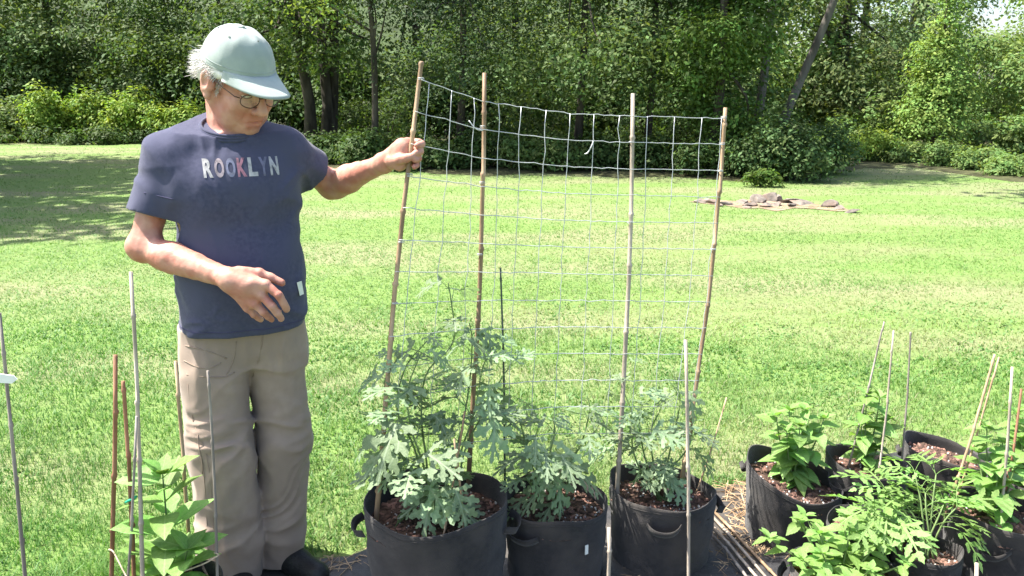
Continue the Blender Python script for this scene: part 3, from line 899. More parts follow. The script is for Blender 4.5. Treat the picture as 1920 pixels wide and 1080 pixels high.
def ext(a, b, dz):
    """carry the line a-b on below a by dz"""
    a, b = np.asarray(a), np.asarray(b)
    d = (b - a) / (b - a)[2]
    return a - d * dz


def cane2(label, foot, tip, Yf, Yt, kind='tan', dz=0.06, **kw):
    a, b = P(*foot, Yf), P(*tip, Yt)
    return cane(label, [ext(a, b, dz), a * .5 + b * .5 + np.array((0.004, 0, 0)), b], kind, **kw)


# ---- the wire trellis on its four canes
T = [[(705, 985, 2.20), (745, 510, 2.36), (772, 290, 2.43), (793, 115, 2.49)], [(879, 900, 2.42), (893, 650, 2.50), (903, 400, 2.54), (907, 137, 2.58)],
     [(1157, 925, 2.46), (1172, 640, 2.55), (1183, 400, 2.60), (1187, 175, 2.65)], [(1277, 915, 2.58), (1300, 760, 2.63), (1330, 560, 2.68), (1350, 350, 2.72), (1360, 197, 2.76)]]
t_org = P(1000, 900, 2.45)
t_org[2] = 0.2
trellis = thing('wire_trellis', 'square wire mesh panel tied to four bamboo canes, its left cane held by the man', 'trellis', t_org)
for i_, (poly, kd) in enumerate(zip(T, ('tan', 'tan', 'pale', 'tan'))):
    pts = [P(*q) for q in poly]
    pts[0] = ext(pts[0], pts[1], 0.04)
    obj('cane', cane_mesh(pts, 0.0083, 0.0066, 40 + i_, t_org, 0.2), M['cane_' + kd], trellis)


def on_cane(poly, y):
    ys = [q[1] for q in poly][::-1]
    return P(np.interp(y, ys, [q[0] for q in poly][::-1]), y, np.interp(y, ys, [q[2] for q in poly][::-1]) - 0.010)


NR = 13
ctrl = []
for r_i in range(NR):
    f = r_i / (NR - 1)
    ctrl.append([on_cane(T[0], 150 + 720 * f), on_cane(T[1], 190 + 640 * f), P(1070 - 30 * f, 213 + 600 * f, 2.595 - 0.13 * f), on_cane(T[2], 218 + 594 * f), on_cane(T[3], 222 + 590 * f)])
ctrl = np.array(ctrl)
topx = [791, 906, 1070, 1187, 1358]


def on_panel(x, r_i):
    """point of the panel at top-row position x and (fractional) row"""
    k = min(3, max(0, int(np.searchsorted(topx, x) - 1)))
    f = (x - topx[k]) / (topx[k + 1] - topx[k])
    i = min(NR - 2, int(r_i))
    g = r_i - i
    a = ctrl[i, k] * (1 - f) + ctrl[i, k + 1] * f
    b = ctrl[i + 1, k] * (1 - f) + ctrl[i + 1, k + 1] * f
    return a * (1 - g) + b * g


r_ = np.random.default_rng(3)
for i in range(NR):
    xs = np.linspace(788 if i else 791, 1361, 46)
    pts = np.array([on_panel(x, i) for x in xs]) + np.stack([0 * xs, 0.0012 * r_.normal(size=46), 0.0012 * r_.normal(size=46)], -1) - t_org
    mb = MB()
    mb.tube(pts, 0.00135, 5)
    obj('horizontal_wire', mb.mesh('horizontal_wire'), M['wire'], trellis)
for x in (806, 848, 888, 935, 975, 1022, 1068, 1114, 1162, 1213, 1262, 1314, 1352):
    rr_ = np.linspace(0, NR - 1, 2 * NR - 1)
    pts = np.array([on_panel(x + 1.2 * r_.normal(), q) for q in rr_]) + np.array((0, -0.0022, 0)) - t_org
    mb = MB()
    mb.tube(pts, 0.00125, 5)
    obj('vertical_wire', mb.mesh('vertical_wire'), M['wire'], trellis)
# wire ties and loose ends
for poly, ys in ((T[0], (150, 330, 457, 572, 700)), (T[1], (240, 345, 480)), (T[2], (269, 420)), (T[3], (222, 272, 323, 470))):
    for y in ys:
        c = on_cane(poly, y) + np.array((0, 0.010, 0))
        a = np.linspace(0, 12.0, 22)
        mb = MB()
        mb.tube(np.stack([c[0] + 0.0095 * np.cos(a), c[1] + 0.0095 * np.sin(a), c[2] + 0.0006 * a], -1) - t_org, 0.001, 4)
        obj('wire_tie', mb.mesh('wire_tie'), M['wire'], trellis)
mb = MB()
mb.tube(smooth_path([on_panel(1114, 1), on_panel(1114, 1) + (-.004, -.006, -.012), on_panel(1114, 1) + (-.017, -.008, -.036), on_panel(1114, 1) + (-.027, -.006, -.04)], 8) - t_org, 0.0022, 5)
obj('loose_wire_end', mb.mesh('loose_wire_end'), M['wire'], trellis)
mb = MB()
mb.tube(smooth_path([on_panel(888, 1) + (-.012, -.004, .02), on_panel(893, 1) + (.0, -.012, -.002), on_cane(T[1], 245) + (0, -.004, 0)], 8) - t_org, 0.002, 5)
obj('loose_wire_end', mb.mesh('loose_wire_end'), M['wire'], trellis)

# ---- single canes
cane2('thin dark green cane behind the second grow bag, left of the melon', (946, 900), (938, 500), 2.46, 2.52, 'green', r0=0.004, r1=0.003, seed=1)
cane2('pale cane standing in front of the third grow bag, running past its strap', (1291, 1120), (1288, 640), 2.28, 2.33, 'pale', r0=0.0058, r1=0.0052, seed=2, dz=0.2)
cane2('thin tan cane leaning right out of the third grow bag', (1308, 915), (1362, 745), 2.56, 2.62, 'tan', r0=0.0035, r1=0.0025, seed=3)
cane2('short pale cane stump at the bottom edge in front of the second bag', (1136, 1130), (1141, 987), 2.03, 2.06, 'pale', r0=0.0058, r1=0.0056, seed=4, dz=0.2)
cane2('longer thin stick crossing another in the largest grow bag, leaning right', (832, 1000), (872, 770), 2.10, 2.22, 'tan', r0=0.0035, r1=0.0028, seed=5)
cane2('shorter thin stick crossing another in the largest grow bag, leaning left', (868, 990), (852, 825), 2.12, 2.14, 'tan', r0=0.0035, r1=0.003, seed=6)
cane2('thin grey cane leaning right, leftmost in the three-cane bag', (1592, 868), (1658, 600), 2.72, 2.80, 'grey', r0=0.004, r1=0.0032, seed=7)
cane2('pale cane in the middle of the three-cane bag, before the leafy plant', (1647, 888), (1678, 620), 2.66, 2.72, 'pale', r0=0.004, r1=0.0032, seed=8)
cane2('dark grey cane right of the leafy plant in the three-cane bag', (1690, 862), (1708, 622), 2.74, 2.8, 'grey', r0=0.004, r1=0.0032, seed=9)
cane2('tan cane leaning right beside its twin, in the front right bag', (1778, 950), (1866, 664), 2.36, 2.46, 'tan', r0=0.005, r1=0.004, seed=10)
cane2('thinner twin of the leaning tan cane, crossing behind it', (1796, 925), (1872, 668), 2.41, 2.50, 'tan', r0=0.0035, r1=0.003, seed=11)
cane2('upright pale cane in the middle of the front right bag', (1873, 998), (1897, 688), 2.30, 2.38, 'pale', r0=0.005, r1=0.004, seed=12)
cane2('reddish cane at the right edge behind the pale upright one', (1890, 900), (1916, 730), 2.50, 2.55, 'red', r0=0.0045, r1=0.004, seed=13)
cane2('short cane stump at the bottom edge, lower right corner', (1827, 1140), (1830, 1056), 1.98, 2.0, 'pale', r0=0.0055, r1=0.0055, seed=14, dz=0.18)
LG = 'canes around the plant at the left'
cane2('grey cane leaning left at the left edge of the photo', (47, 1110), (0, 590), 2.0, 2.05, 'grey', r0=0.0058, r1=0.0045, seed=15, group=LG, dz=0.2)
cane2('reddish upright cane left of the broad-leaved plant', (209, 1110), (217, 667), 1.98, 2.02, 'red', r0=0.0068, r1=0.006, seed=16, group=LG, dz=0.12)
cane2('reddish cane with a green tie left of the broad-leaved plant', (251, 1110), (233, 712), 1.95, 2.0, 'red', r0=0.0062, r1=0.0052, seed=17, group=LG, dz=0.12)
cane2('tall pale cane, tallest of the left group', (266, 1110), (243, 508), 1.92, 2.02, 'pale', r0=0.0066, r1=0.005, seed=18, group=LG, dz=0.12)
cane2('thin grey stick leaning right against the tall pale cane', (238, 1110), (259, 780), 1.93, 1.96, 'grey', r0=0.0042, r1=0.0036, seed=19, group=LG, dz=0.12)
cane2('tan cane behind the broad-leaved plant, in front of the trouser leg edge', (356, 1030), (330, 672), 2.10, 2.14, 'tan', r0=0.0058, r1=0.0054, seed=20, group=LG, dz=0.16)
cane2('thin grey-brown cane in front of the near trouser leg', (407, 1110), (389, 695), 1.96, 1.99, 'grey', r0=0.0046, r1=0.0036, seed=21, group=LG, dz=0.12)
# canes lying on the mat
for i_, (a_, b_, kd, l_) in enumerate((((1338, 958), (1470, 1100), 'tan', 'rightmost, reddest'), ((1336, 968), (1452, 1100), 'pale', 'second from the right'), ((1335, 985), (1440, 1110), 'pale', 'third from the right'), ((1332, 1000), (1420, 1110), 'grey', 'leftmost'))):
    A_, B_ = H(*a_, 0.034), H(*b_, 0.034)
    tag(cane('cane lying on the weed mat beside the third bag, ' + l_ + ' of four', [A_, A_ * .5 + B_ * .5 + np.array((0, 0, .004 * i_)), B_], kd, 0.0058, 0.005, 60 + i_, 'canes lying on the weed mat'))

# twine round the left canes, green tie, white label
def tw(label, pts, name='twine', mat='twine', rad=0.0022, cat='twine'):
    o = P(*pts[0])
    mb = MB()
    mb.tube(smooth_path([P(*p) for p in pts], 14) - o, rad, 5)
    return tag(obj(name, mb.mesh(name), M[mat], loc=tuple(o)), label, cat)


tw('pale twine from the reddish upright cane down to the right', [(204, 1030, 1.983), (212, 1034, 1.973), (222, 1052, 1.95), (240, 1085, 1.92), (262, 1100, 1.90)])
tw('pale twine from the thin grey-brown cane across the broad-leaved plant', [(262, 1100, 1.9), (330, 1076, 1.92), (380, 1058, 1.94), (402, 1046, 1.945), (410, 1040, 1.955), (401, 1036, 1.965)])
tw('short green plastic tie on the reddish cane', [(236, 942, 1.97), (243, 938, 1.962), (250, 936, 1.967), (256, 930, 1.975)], 'plant_tie', 'green_tie', 0.004, 'tie')
mb = MB()
c_ = P(14, 709, 2.02)
mb.add([c_ + np.array(q) for q in ((-.045, 0, -.012), (.012, -.004, -.014), (.028, -.004, -.002), (.02, -.004, .008), (-.045, 0, .016), (-.045, .003, -.012), (.012, -.001, -.014), (.028, -.001, -.002), (.02, -.001, .008), (-.045, .003, .016))],
       [(0, 1, 2, 3, 4), (9, 8, 7, 6, 5), (0, 5, 6, 1), (1, 6, 7, 2), (2, 7, 8, 3), (3, 8, 9, 4)])
o = obj('plant_label', mb.mesh('plant_label', False), M['white_card'])
for v in o.data.vertices:
    v.co -= Vector(c_)
o.location = tuple(c_)
tag(o, 'white plastic plant label on the cane at the left edge', 'label')

# ---------------------------------------------------------------- plants in the bags
def leaf_outline_mesh(name, half, mid, petiole, bend, droop, seed, cup=0.25, wav=0.05):
    """half: right-side outline from base to tip; mirrored; petiole along +Y from the origin, then the blade"""
    r = np.random.default_rng(seed)
    bm = bmesh.new()
    ca, sa = math.cos(bend), math.sin(bend)

    def put(x, y):
        z = -droop * y * y + cup * abs(x) ** 1.3 * 0.6 + wav * (float(vnoise(x * 5 + seed, y * 5, seed * 1.3)) - 0.5) * 2 * min(1, abs(x) * 4 + .1)
        return bm.verts.new((x, petiole + y * ca + z * sa, -y * sa + z * ca))
    ribs = [put(0, t) for t in mid]
    for sgn in (1, -1):
        kx, p0_ = 0.9 + .2 * r.random(), r.random() * 6
        vs = [put(sgn * x * kx * (1 + .06 * math.sin(9 * y + p0_)), y + 0.02 * math.sin(7 * y + p0_) * min(1, x * 5)) for x, y in half]
        loop = [ribs[0]] + vs + ribs[::-1][:-1]
        if sgn < 0:
            loop = loop[::-1]
        f = bm.faces.new(loop)
        f.normal_update()
    bmesh.ops.triangulate(bm, faces=bm.faces[:], ngon_method='EAR_CLIP')
    if petiole > 0.02:
        w = 0.022
        k = 5
        pr = None
        for i in range(k + 1):
            t = i / k
            y, z = petiole * t, 0.08 * petiole * math.sin(t * math.pi)
            cur = [bm.verts.new((w * .5 * math.cos(a), y, z + w * .5 * math.sin(a))) for a in (0, 2.1, 4.2)]
            if pr:
                for j in range(3):
                    bm.faces.new((pr[j], pr[(j + 1) % 3], cur[(j + 1) % 3], cur[j]))
            pr = cur
    bmesh.ops.recalc_face_normals(bm, faces=bm.faces[:])
    me = bpy.data.meshes.new(name)
    bm.to_mesh(me)
    bm.free()
    for p in me.polygons:
        p.use_smooth = True
    return me


MEL = [(.03, -.02)]
for b_, L_, an_ in ((.02, .38, 8), (.27, .50, 30), (.52, .38, 38), (.72, .22, 45)):
    ca_, sa_ = math.cos(R(an_)), math.sin(R(an_))
    for t_, o_ in ((.28, -.04), (.45, -.05), (.58, -.105), (.70, -.10), (.74, -.045), (.94, -.045), (1.0, .01), (.90, .05), (.68, .045), (.62, .10), (.50, .105), (.42, .05), (.25, .04)):
        MEL.append((.02 + ca_ * t_ * L_ - sa_ * o_ * L_ * 2.5, b_ + sa_ * t_ * L_ + ca_ * o_ * L_ * 2.5))
    MEL.append((.03, b_ + .10))
MEL.append((.05, .93))
MIDM = [0, .12, .27, .37, .52, .62, .72, .82, 1.0]
OV = [(.11, .02), (.22, .10), (.30, .24), (.315, .4), (.27, .56), (.19, .72), (.09, .87)]
OVM = [0, .12, .26, .4, .56, .72, .87, 1.0]
SER = [(.10, .02), (.18, .08), (.19, .13), (.26, .2), (.255, .26), (.30, .34), (.28, .4), (.29, .5), (.255, .55), (.24, .64), (.2, .68), (.17, .78), (.13, .81), (.07, .92)]
SERM = [0, .13, .26, .4, .55, .68, .81, 1.0]
# finely cut leaf: outline of a pinnate leaf with toothed leaflets
CUT = []
for yb, ln, an_ in ((.08, .40, 30), (.33, .46, 36), (.57, .36, 42)):
    ca_, sa_ = math.cos(R(an_)), math.sin(R(an_))
    for t_, o_ in ((.06, -.012), (.28, -.10), (.40, -.09), (.50, -.15), (.60, -.085), (.75, -.08), (1.0, .0), (.74, .08), (.58, .085), (.46, .14), (.38, .08), (.24, .09), (.06, .012)):
        CUT.append((.008 + ca_ * t_ * ln - sa_ * o_ * ln * 1.4, yb + sa_ * t_ * ln + ca_ * o_ * ln * 1.4))
CUT += [(.012, .76), (.06, .79), (.10, .84), (.06, .86), (.07, .92), (.03, .95)]
CUTM = [0, .1, .2, .36, .46, .58, .68, .76, .9, 1.0]
LM = {'melon': [leaf_outline_mesh('leaf', MEL, MIDM, .55, R(38 + 10 * k), .12 + .1 * k, 10 + k, .15, .09) for k in range(4)],
      'broad': [leaf_outline_mesh('leaf', OV, OVM, .05, R(8 + 8 * k), .12 + .12 * k, 20 + k, .5, .04) for k in range(3)],
      'mint': [leaf_outline_mesh('leaf', SER, SERM, .12, R(12 + 8 * k), .15 + .1 * k, 30 + k, .4, .04) for k in range(3)],
      'lovage': [leaf_outline_mesh('leaf', CUT, CUTM, .45, R(18 + 10 * k), .2 + .1 * k, 40 + k, .2, .07) for k in range(3)]}


def plant(name, label, foot, group='plants in the grow bags', cat='plant'):
    root = thing(name, label, cat, foot, group)
    return dict(root=root, o=np.asarray(foot, float), stems=MB(), n=0)


def add_leaf(pl, kind, base, az, el, size, r, roll=0.35):
    me = LM[kind][int(r.integers(len(LM[kind])))]
    o = obj('leaf', me, M[kind], pl['root'])
    d = Vector((math.cos(az) * math.cos(el), math.sin(az) * math.cos(el), math.sin(el)))
    side = d.cross(Vector((0, 0, 1)))
    if side.length < 1e-3:
        side = Vector((1, 0, 0))
    side.normalize()
    nrm = side.cross(d)
    rot = Matrix((side, d, nrm)).transposed() @ Matrix.Rotation(r.normal() * roll, 3, 'Y')
    o.matrix_local = Matrix.Translation(Vector(base) - Vector(pl['o'])) @ rot.to_4x4() @ Matrix.Scale(size, 4)
    pl['n'] += 1


def finish(pl):
    obj('stem', pl['stems'].mesh('stem'), M['stem'], pl['root'])


def vine_plant(label, bagk, vines, seed, size=0.11, step=0.05, floor=None):
    r = np.random.default_rng(seed)
    b = G_[bagk]
    foot = np.array((b['base'][0], b['base'][1], b['zs']))
    foot = vines[0][0] if not isinstance(vines[0][0], tuple) else foot
    pl = plant('melon_plant', label, foot)
    for vi, path in enumerate(vines):
        pts = [pl['o'] + np.array((r.normal() * .02, r.normal() * .02, -0.01))] + [P(*q) for q in path]
        s = smooth_path(pts, 30)
        L = np.concatenate([[0], np.cumsum(np.linalg.norm(np.diff(s, axis=0), axis=1))])
        pl['stems'].tube(s - pl['o'], np.linspace(.0038, .0018, 30), 6)
        az = r.random() * 6.28
        for t in np.arange(0.04, L[-1] + 0.001, step * (0.85 + .3 * r.random())):
            p = np.array([np.interp(t, L, s[:, i]) for i in range(3)])
            az += 2.4 + r.normal() * .5
            f = t / L[-1]
            if f < .4 and len(path) > 2 and r.random() < .5:
                continue
            sz = size * (0.75 + .5 * r.random()) * (1.05 - 0.5 * max(0, f - .6) / .4)
            el_ = R(15 + 45 * r.random())
            tipd = np.array((math.cos(az), math.sin(az), 0)) * sz * 1.35 + p - b['base']
            if p[2] < b['base'][2] + b['hgt'] + .05 and math.hypot(tipd[0], tipd[1]) > b['rad'] * .9:
                az += math.pi
                el_ = R(50)
                sz *= .8
            add_leaf(pl, 'melon', p, az, el_, sz, r)
            if r.random() < .35:            # tendril
                d = np.array((math.cos(az + 2), math.sin(az + 2), .6)) * .05
                a = np.linspace(0, 8, 14)
                k = np.linspace(0, 1, 14)
                pl['stems'].tube(p + d * k[:, None] + np.stack([.006 * k * np.cos(a), .006 * k * np.sin(a), 0 * a], -1) - pl['o'], .0009, 3)
    finish(pl)
    return pl


vine_plant('tall blue-green melon vine climbing from the largest grow bag', 'b1', [
    [(800, 870, 2.26), (790, 780, 2.30), (800, 700, 2.34), (850, 640, 2.40), (845, 560, 2.42), (840, 530, 2.43)],
    [(860, 860, 2.28), (890, 770, 2.34), (905, 690, 2.38), (925, 650, 2.40)],
    [(860, 830, 2.3), (880, 720, 2.40), (885, 640, 2.45), (880, 605, 2.46)],
    [(870, 850, 2.3), (915, 760, 2.36), (940, 710, 2.40), (955, 690, 2.42)],
    [(780, 850, 2.24), (745, 770, 2.28), (760, 690, 2.32), (800, 640, 2.36)],
    [(770, 880, 2.22), (735, 830, 2.22), (690, 815, 2.24)],
    [(790, 860, 2.2), (770, 800, 2.22), (765, 730, 2.26), (790, 660, 2.3)],
    [(800, 900, 2.16), (775, 890, 2.12), (770, 905, 2.1)],
    [(840, 910, 2.16), (850, 930, 2.10)]], 5, size=0.136, step=0.052)
vine_plant('bushy blue-green melon plant in the second grow bag', 'b2', [
    [(1000, 880, 2.38), (985, 830, 2.40), (975, 790, 2.42), (965, 760, 2.44)], [(1030, 870, 2.38), (1040, 810, 2.42), (1035, 780, 2.44)], [(1060, 880, 2.4), (1090, 830, 2.44), (1105, 770, 2.48), (1100, 740, 2.5)],
    [(990, 900, 2.34), (970, 905, 2.33)], [(1050, 900, 2.34), (1080, 890, 2.34)], [(1020, 880, 2.36), (1000, 840, 2.36), (1010, 800, 2.36)], [(1075, 860, 2.45), (1120, 800, 2.52), (1140, 730, 2.56)]], 6, size=0.12, step=0.046)
vine_plant('airy blue-green melon plant in the third grow bag', 'b3', [
    [(1200, 880, 2.50), (1185, 830, 2.52), (1190, 790, 2.54), (1165, 720, 2.57), (1170, 690, 2.58)], [(1225, 870, 2.52), (1220, 810, 2.54), (1240, 760, 2.58), (1235, 720, 2.6)], [(1250, 880, 2.52), (1262, 820, 2.56), (1275, 750, 2.6), (1262, 700, 2.62)],
    [(1200, 905, 2.46), (1180, 905, 2.44)], [(1220, 900, 2.44), (1230, 905, 2.4)], [(1250, 890, 2.5), (1290, 840, 2.54), (1300, 800, 2.56)], [(1210, 860, 2.5), (1200, 790, 2.5), (1225, 770, 2.52)]], 7, size=0.112, step=0.046)


def leafy_plant(name, label, foot, stems, kind, size, step, seed, whorl=2, top=True, shrink=0.6, el=(5, 40)):
    """upright stems (world points foot->tip) with opposite pairs of leaves"""
    r = np.random.default_rng(seed)
    pl = plant(name, label, foot)
    for tip in stems:
        tip = np.asarray(tip)
        mid = pl['o'] * .45 + tip * .55 + np.array((tip[0] - pl['o'][0], tip[1] - pl['o'][1], 0)) * .12
        s = smooth_path([pl['o'] + np.array((r.normal() * .008, r.normal() * .008, -.015)), mid, tip], 14)
        L = np.concatenate([[0], np.cumsum(np.linalg.norm(np.diff(s, axis=0), axis=1))])
        pl['stems'].tube(s - pl['o'], np.linspace(.0036, .0018, 14), 6)
        az, t = r.random() * 3, step * .6
        while t <= L[-1] + 1e-4:
            p = np.array([np.interp(t, L, s[:, i]) for i in range(3)])
            f = t / L[-1]
            for w in range(whorl):
                add_leaf(pl, kind, p, az + w * 2 * math.pi / whorl + r.normal() * .2, R(el[0] + (el[1] - el[0]) * (r.random() * .6 + .4 * f)), size * (1 - (1 - shrink) * f) * (.85 + .3 * r.random()), r, .2)
            az += math.pi / 2 + r.normal() * .2
            t += step * (1.1 - .35 * f)
        if top:
            for w in range(6):
                add_leaf(pl, kind, s[-1], w * 1.05 + r.random(), R(35 + 35 * r.random()), size * .42 * (.7 + .5 * r.random()), r, .2)
    finish(pl)
    return pl


def spread(c, n, rad, h, seed, hv=.25):
    r = np.random.default_rng(seed)
    out = []
    for i in range(n):
        a = i * 2.4 + r.random()
        q = rad * math.sqrt((i + .5) / n)
        out.append(np.array(c) + np.array((math.cos(a) * q, math.sin(a) * q, h * (1 - hv * (q / max(rad, 1e-6)) ** 2) * (.9 + .2 * r.random()))))
    return out


f_ = P(318, 1095, 2.0)
f_[2] = G_['b12']['zs']
leafy_plant('broad_leaved_plant', 'broad-leaved plant with opposite pointed leaves among the left canes', f_, [P(305, 890, 2.0), P(345, 960, 1.97) * .4 + f_ * .6 + np.array((.05, -.03, .05)), f_ + np.array((-.05, .02, .10))], 'broad', 0.15, 0.045, 41, el=(5, 55), shrink=.7)
b_ = G_['b4']
leafy_plant('bushy_plant', 'bright leafy plant in the leaning grow bag', np.array((b_['base'][0] + .01, b_['base'][1] + .02, b_['zs'])), [P(1455, 780, 2.7), P(1480, 770, 2.74), P(1510, 768, 2.76), P(1545, 785, 2.74), P(1500, 800, 2.64), P(1475, 810, 2.64)], 'broad', 0.095, 0.04, 42, el=(0, 30), shrink=.75)
b_ = G_['b5']
leafy_plant('upright_leafy_plant', 'narrow upright leafy plant between the canes of the three-cane bag', np.array((b_['base'][0], b_['base'][1], b_['zs'])), [P(1625, 740, 2.76), P(1650, 745, 2.78), P(1662, 790, 2.74), P(1615, 790, 2.74)], 'broad', 0.092, 0.042, 43, el=(0, 30), shrink=.75)
b_ = G_['b7']
leafy_plant('upright_leafy_plant', 'leafy plant in the front right bag beside the pale upright cane', np.array((b_['base'][0] - .02, b_['base'][1], b_['zs'])), [P(1850, 800, 2.44), P(1835, 850, 2.40), P(1880, 830, 2.42), P(1905, 870, 2.36), P(1870, 880, 2.34)], 'broad', 0.098, 0.045, 44, el=(0, 30), shrink=.75)
b_ = G_['b11']
leafy_plant('upright_leafy_plant', 'leafy plant at the right edge behind the front right bag', np.array((b_['base'][0], b_['base'][1], b_['zs'])), [P(1905, 775, 2.66), P(1930, 770, 2.68), P(1915, 820, 2.6), P(1890, 830, 2.62), P(1945, 800, 2.6)], 'broad', 0.095, 0.045, 45, el=(0, 30), shrink=.75)
b_ = G_['b8']
pl = plant('cut_leaved_plant', 'feathery cut-leaved plant in the small bag at lower right', np.array((b_['base'][0], b_['base'][1], b_['zs'])))
r_ = np.random.default_rng(46)
for i, (px_, py_, Y_) in enumerate(((1700, 950, 2.22), (1735, 925, 2.24), (1770, 945, 2.22), (1715, 885, 2.27), (1755, 890, 2.27), (1665, 925, 2.24), (1645, 965, 2.14), (1795, 950, 2.2))):
    tip = P(px_, py_, Y_)
    s = smooth_path([pl['o'] + np.array((r_.normal() * .012, r_.normal() * .012, -.01)), pl['o'] * .5 + tip * .5 + np.array((0, 0, .03)), tip], 10)
    pl['stems'].tube(s - pl['o'], np.linspace(.0034, .002, 10), 6)
    v = tip - pl['o']
    az = math.atan2(v[1], v[0])
    for k, (t, da) in enumerate(((.45, 1.3), (.5, -1.3), (.62, 1.1), (.7, -1.1), (.85, .8), (1.0, 0), (1.0, .8), (1.0, -.8))):
        p = s[int(t * 9)]
        add_leaf(pl, 'lovage', p, az + da + r_.normal() * .25, R(10 + 35 * r_.random()), .118 * (.7 + .45 * r_.random()), r_, .3)
finish(pl)
b_ = G_['b10']
f_ = np.array((b_['base'][0], b_['base'][1], b_['zs']))
leafy_plant('bushy_clump', 'bright serrated-leaved bushy clump at the bottom edge', f_, spread(f_ + np.array((0, .02, 0)), 18, .23, .14, 47, .45), 'mint', 0.08, 0.037, 47)
b_ = G_['b9']
f_ = np.array((b_['base'][0], b_['base'][1], b_['zs']))
leafy_plant('young_plant', 'young serrated-leaved plant in the half hidden bag', f_, spread(f_, 4, .06, .07, 48), 'mint', 0.055, 0.03, 48)

# ---------------------------------------------------------------- the man: implicit surfaces meshed with surface nets
class Field:
    def __init__(self, lo, hi, h):
        self.lo, self.h = np.asarray(lo, float), h
        self.n = np.ceil((np.asarray(hi) - self.lo) / h).astype(int) + 1
        self.F = np.full(self.n, 0.2, np.float32)
        self.ax = [self.lo[i] + h * np.arange(self.n[i]) for i in range(3)]

    def box(self, lo, hi, m):
        a = np.clip(np.floor((np.asarray(lo) - m - self.lo) / self.h).astype(int), 0, self.n)
        b = np.clip(np.ceil((np.asarray(hi) + m - self.lo) / self.h).astype(int) + 1, 0, self.n)
        s = tuple(slice(i, j) for i, j in zip(a, b))
        return s, self.ax[0][s[0]][:, None, None], self.ax[1][s[1]][None, :, None], self.ax[2][s[2]][None, None, :]

    def add(self, prim, k=0.01, sub=False):
        fn, lo, hi = prim
        s, x, y, z = self.box(lo, hi, 0.03 + k)
        if any(q.stop <= q.start for q in s):
            return self
        d = np.broadcast_to(fn(x, y, z), self.F[s].shape)
        f = self.F[s]
        if sub:
            d, f = d, -f
        hh = np.clip(0.5 + 0.5 * (f - d) / k, 0, 1)
        v = f * (1 - hh) + d * hh - k * hh * (1 - hh)
        self.F[s] = -v if sub else v
        return self

    def cut(self, point, normal, k=0.003):
        """remove everything on the side the normal points to"""
        p, n = np.asarray(point, float), np.asarray(normal, float)
        n /= np.linalg.norm(n)
        d = (self.ax[0][:, None, None] - p[0]) * n[0] + (self.ax[1][None, :, None] - p[1]) * n[1] + (self.ax[2][None, None, :] - p[2]) * n[2]
        self.F = np.maximum(self.F, d.astype(np.float32))

    def displace(self, fn, band=0.03):
        i = np.nonzero(np.abs(self.F) < band)
        self.F[i] -= fn(self.ax[0][i[0]], self.ax[1][i[1]], self.ax[2][i[2]]).astype(np.float32)

    def mesh(self, name, origin):
        F, n = self.F, self.n
        S = F < 0
        c = np.zeros(n - 1, np.uint8)
        for dx in (0, 1):
            for dy in (0, 1):
                for dz in (0, 1):
                    c += S[dx:n[0] - 1 + dx, dy:n[1] - 1 + dy, dz:n[2] - 1 + dz]
        act = np.nonzero((c > 0) & (c < 8))
        ids = np.full(n - 1, -1, np.int32)
        ids[act] = np.arange(len(act[0]))
        A = np.stack(act, -1)
        acc = np.zeros((len(A), 3))
        cnt = np.zeros(len(A))
        corners = [(0, 0, 0), (1, 0, 0), (0, 1, 0), (1, 1, 0), (0, 0, 1), (1, 0, 1), (0, 1, 1), (1, 1, 1)]
        vals = [F[A[:, 0] + q[0], A[:, 1] + q[1], A[:, 2] + q[2]] for q in corners]
        for a in range(8):
            for b in range(a + 1, 8):
                if sum(abs(corners[a][i] - corners[b][i]) for i in range(3)) != 1:
                    continue
                va, vb = vals[a], vals[b]
                m = (va < 0) != (vb < 0)
                t = np.where(m, va / np.where(m, va - vb, 1), 0)
                pa, pb = np.array(corners[a]), np.array(corners[b])
                acc += np.where(m[:, None], pa + (pb - pa) * t[:, None], 0)
                cnt += m
        V = (A + acc / cnt[:, None]) * self.h + self.lo - np.asarray(origin)
        Q = []
        for ax in range(3):
            u, v = [(1, 2), (2, 0), (0, 1)][ax]
            sl0 = [slice(1, -1)] * 3
            sl0[ax] = slice(0, -1)
            sl1 = [slice(1, -1)] * 3
            sl1[ax] = slice(1, None)
            a, b = S[tuple(sl0)], S[tuple(sl1)]
            e = np.stack(np.nonzero(a != b), -1)
            inside = a[tuple(e.T)]
            off = np.ones(3, int)
            off[ax] = 0
            e = e + off
            du, dv = np.zeros(3, int), np.zeros(3, int)
            du[u], dv[v] = 1, 1
            q = np.stack([ids[tuple((e - du - dv).T)], ids[tuple((e - dv).T)], ids[tuple(e.T)], ids[tuple((e - du).T)]], -1)
            q[~inside] = q[~inside][:, ::-1]
            Q.append(q)
        Q = np.concatenate(Q)
        Q = Q[(Q >= 0).all(1)]
        return np_mesh(name, V, Q, True)


def cap(a, b, r0, r1=None):
    a, b = np.asarray(a, float), np.asarray(b, float)
    r1 = r0 if r1 is None else r1
    ba = b - a
    bb = float(ba @ ba) + 1e-12

    def fn(x, y, z):
        t = np.clip(((x - a[0]) * ba[0] + (y - a[1]) * ba[1] + (z - a[2]) * ba[2]) / bb, 0, 1)
        return np.sqrt((x - a[0] - ba[0] * t) ** 2 + (y - a[1] - ba[1] * t) ** 2 + (z - a[2] - ba[2] * t) ** 2) - (r0 + (r1 - r0) * t)
    m = max(r0, r1)
    return fn, np.minimum(a, b) - m, np.maximum(a, b) + m


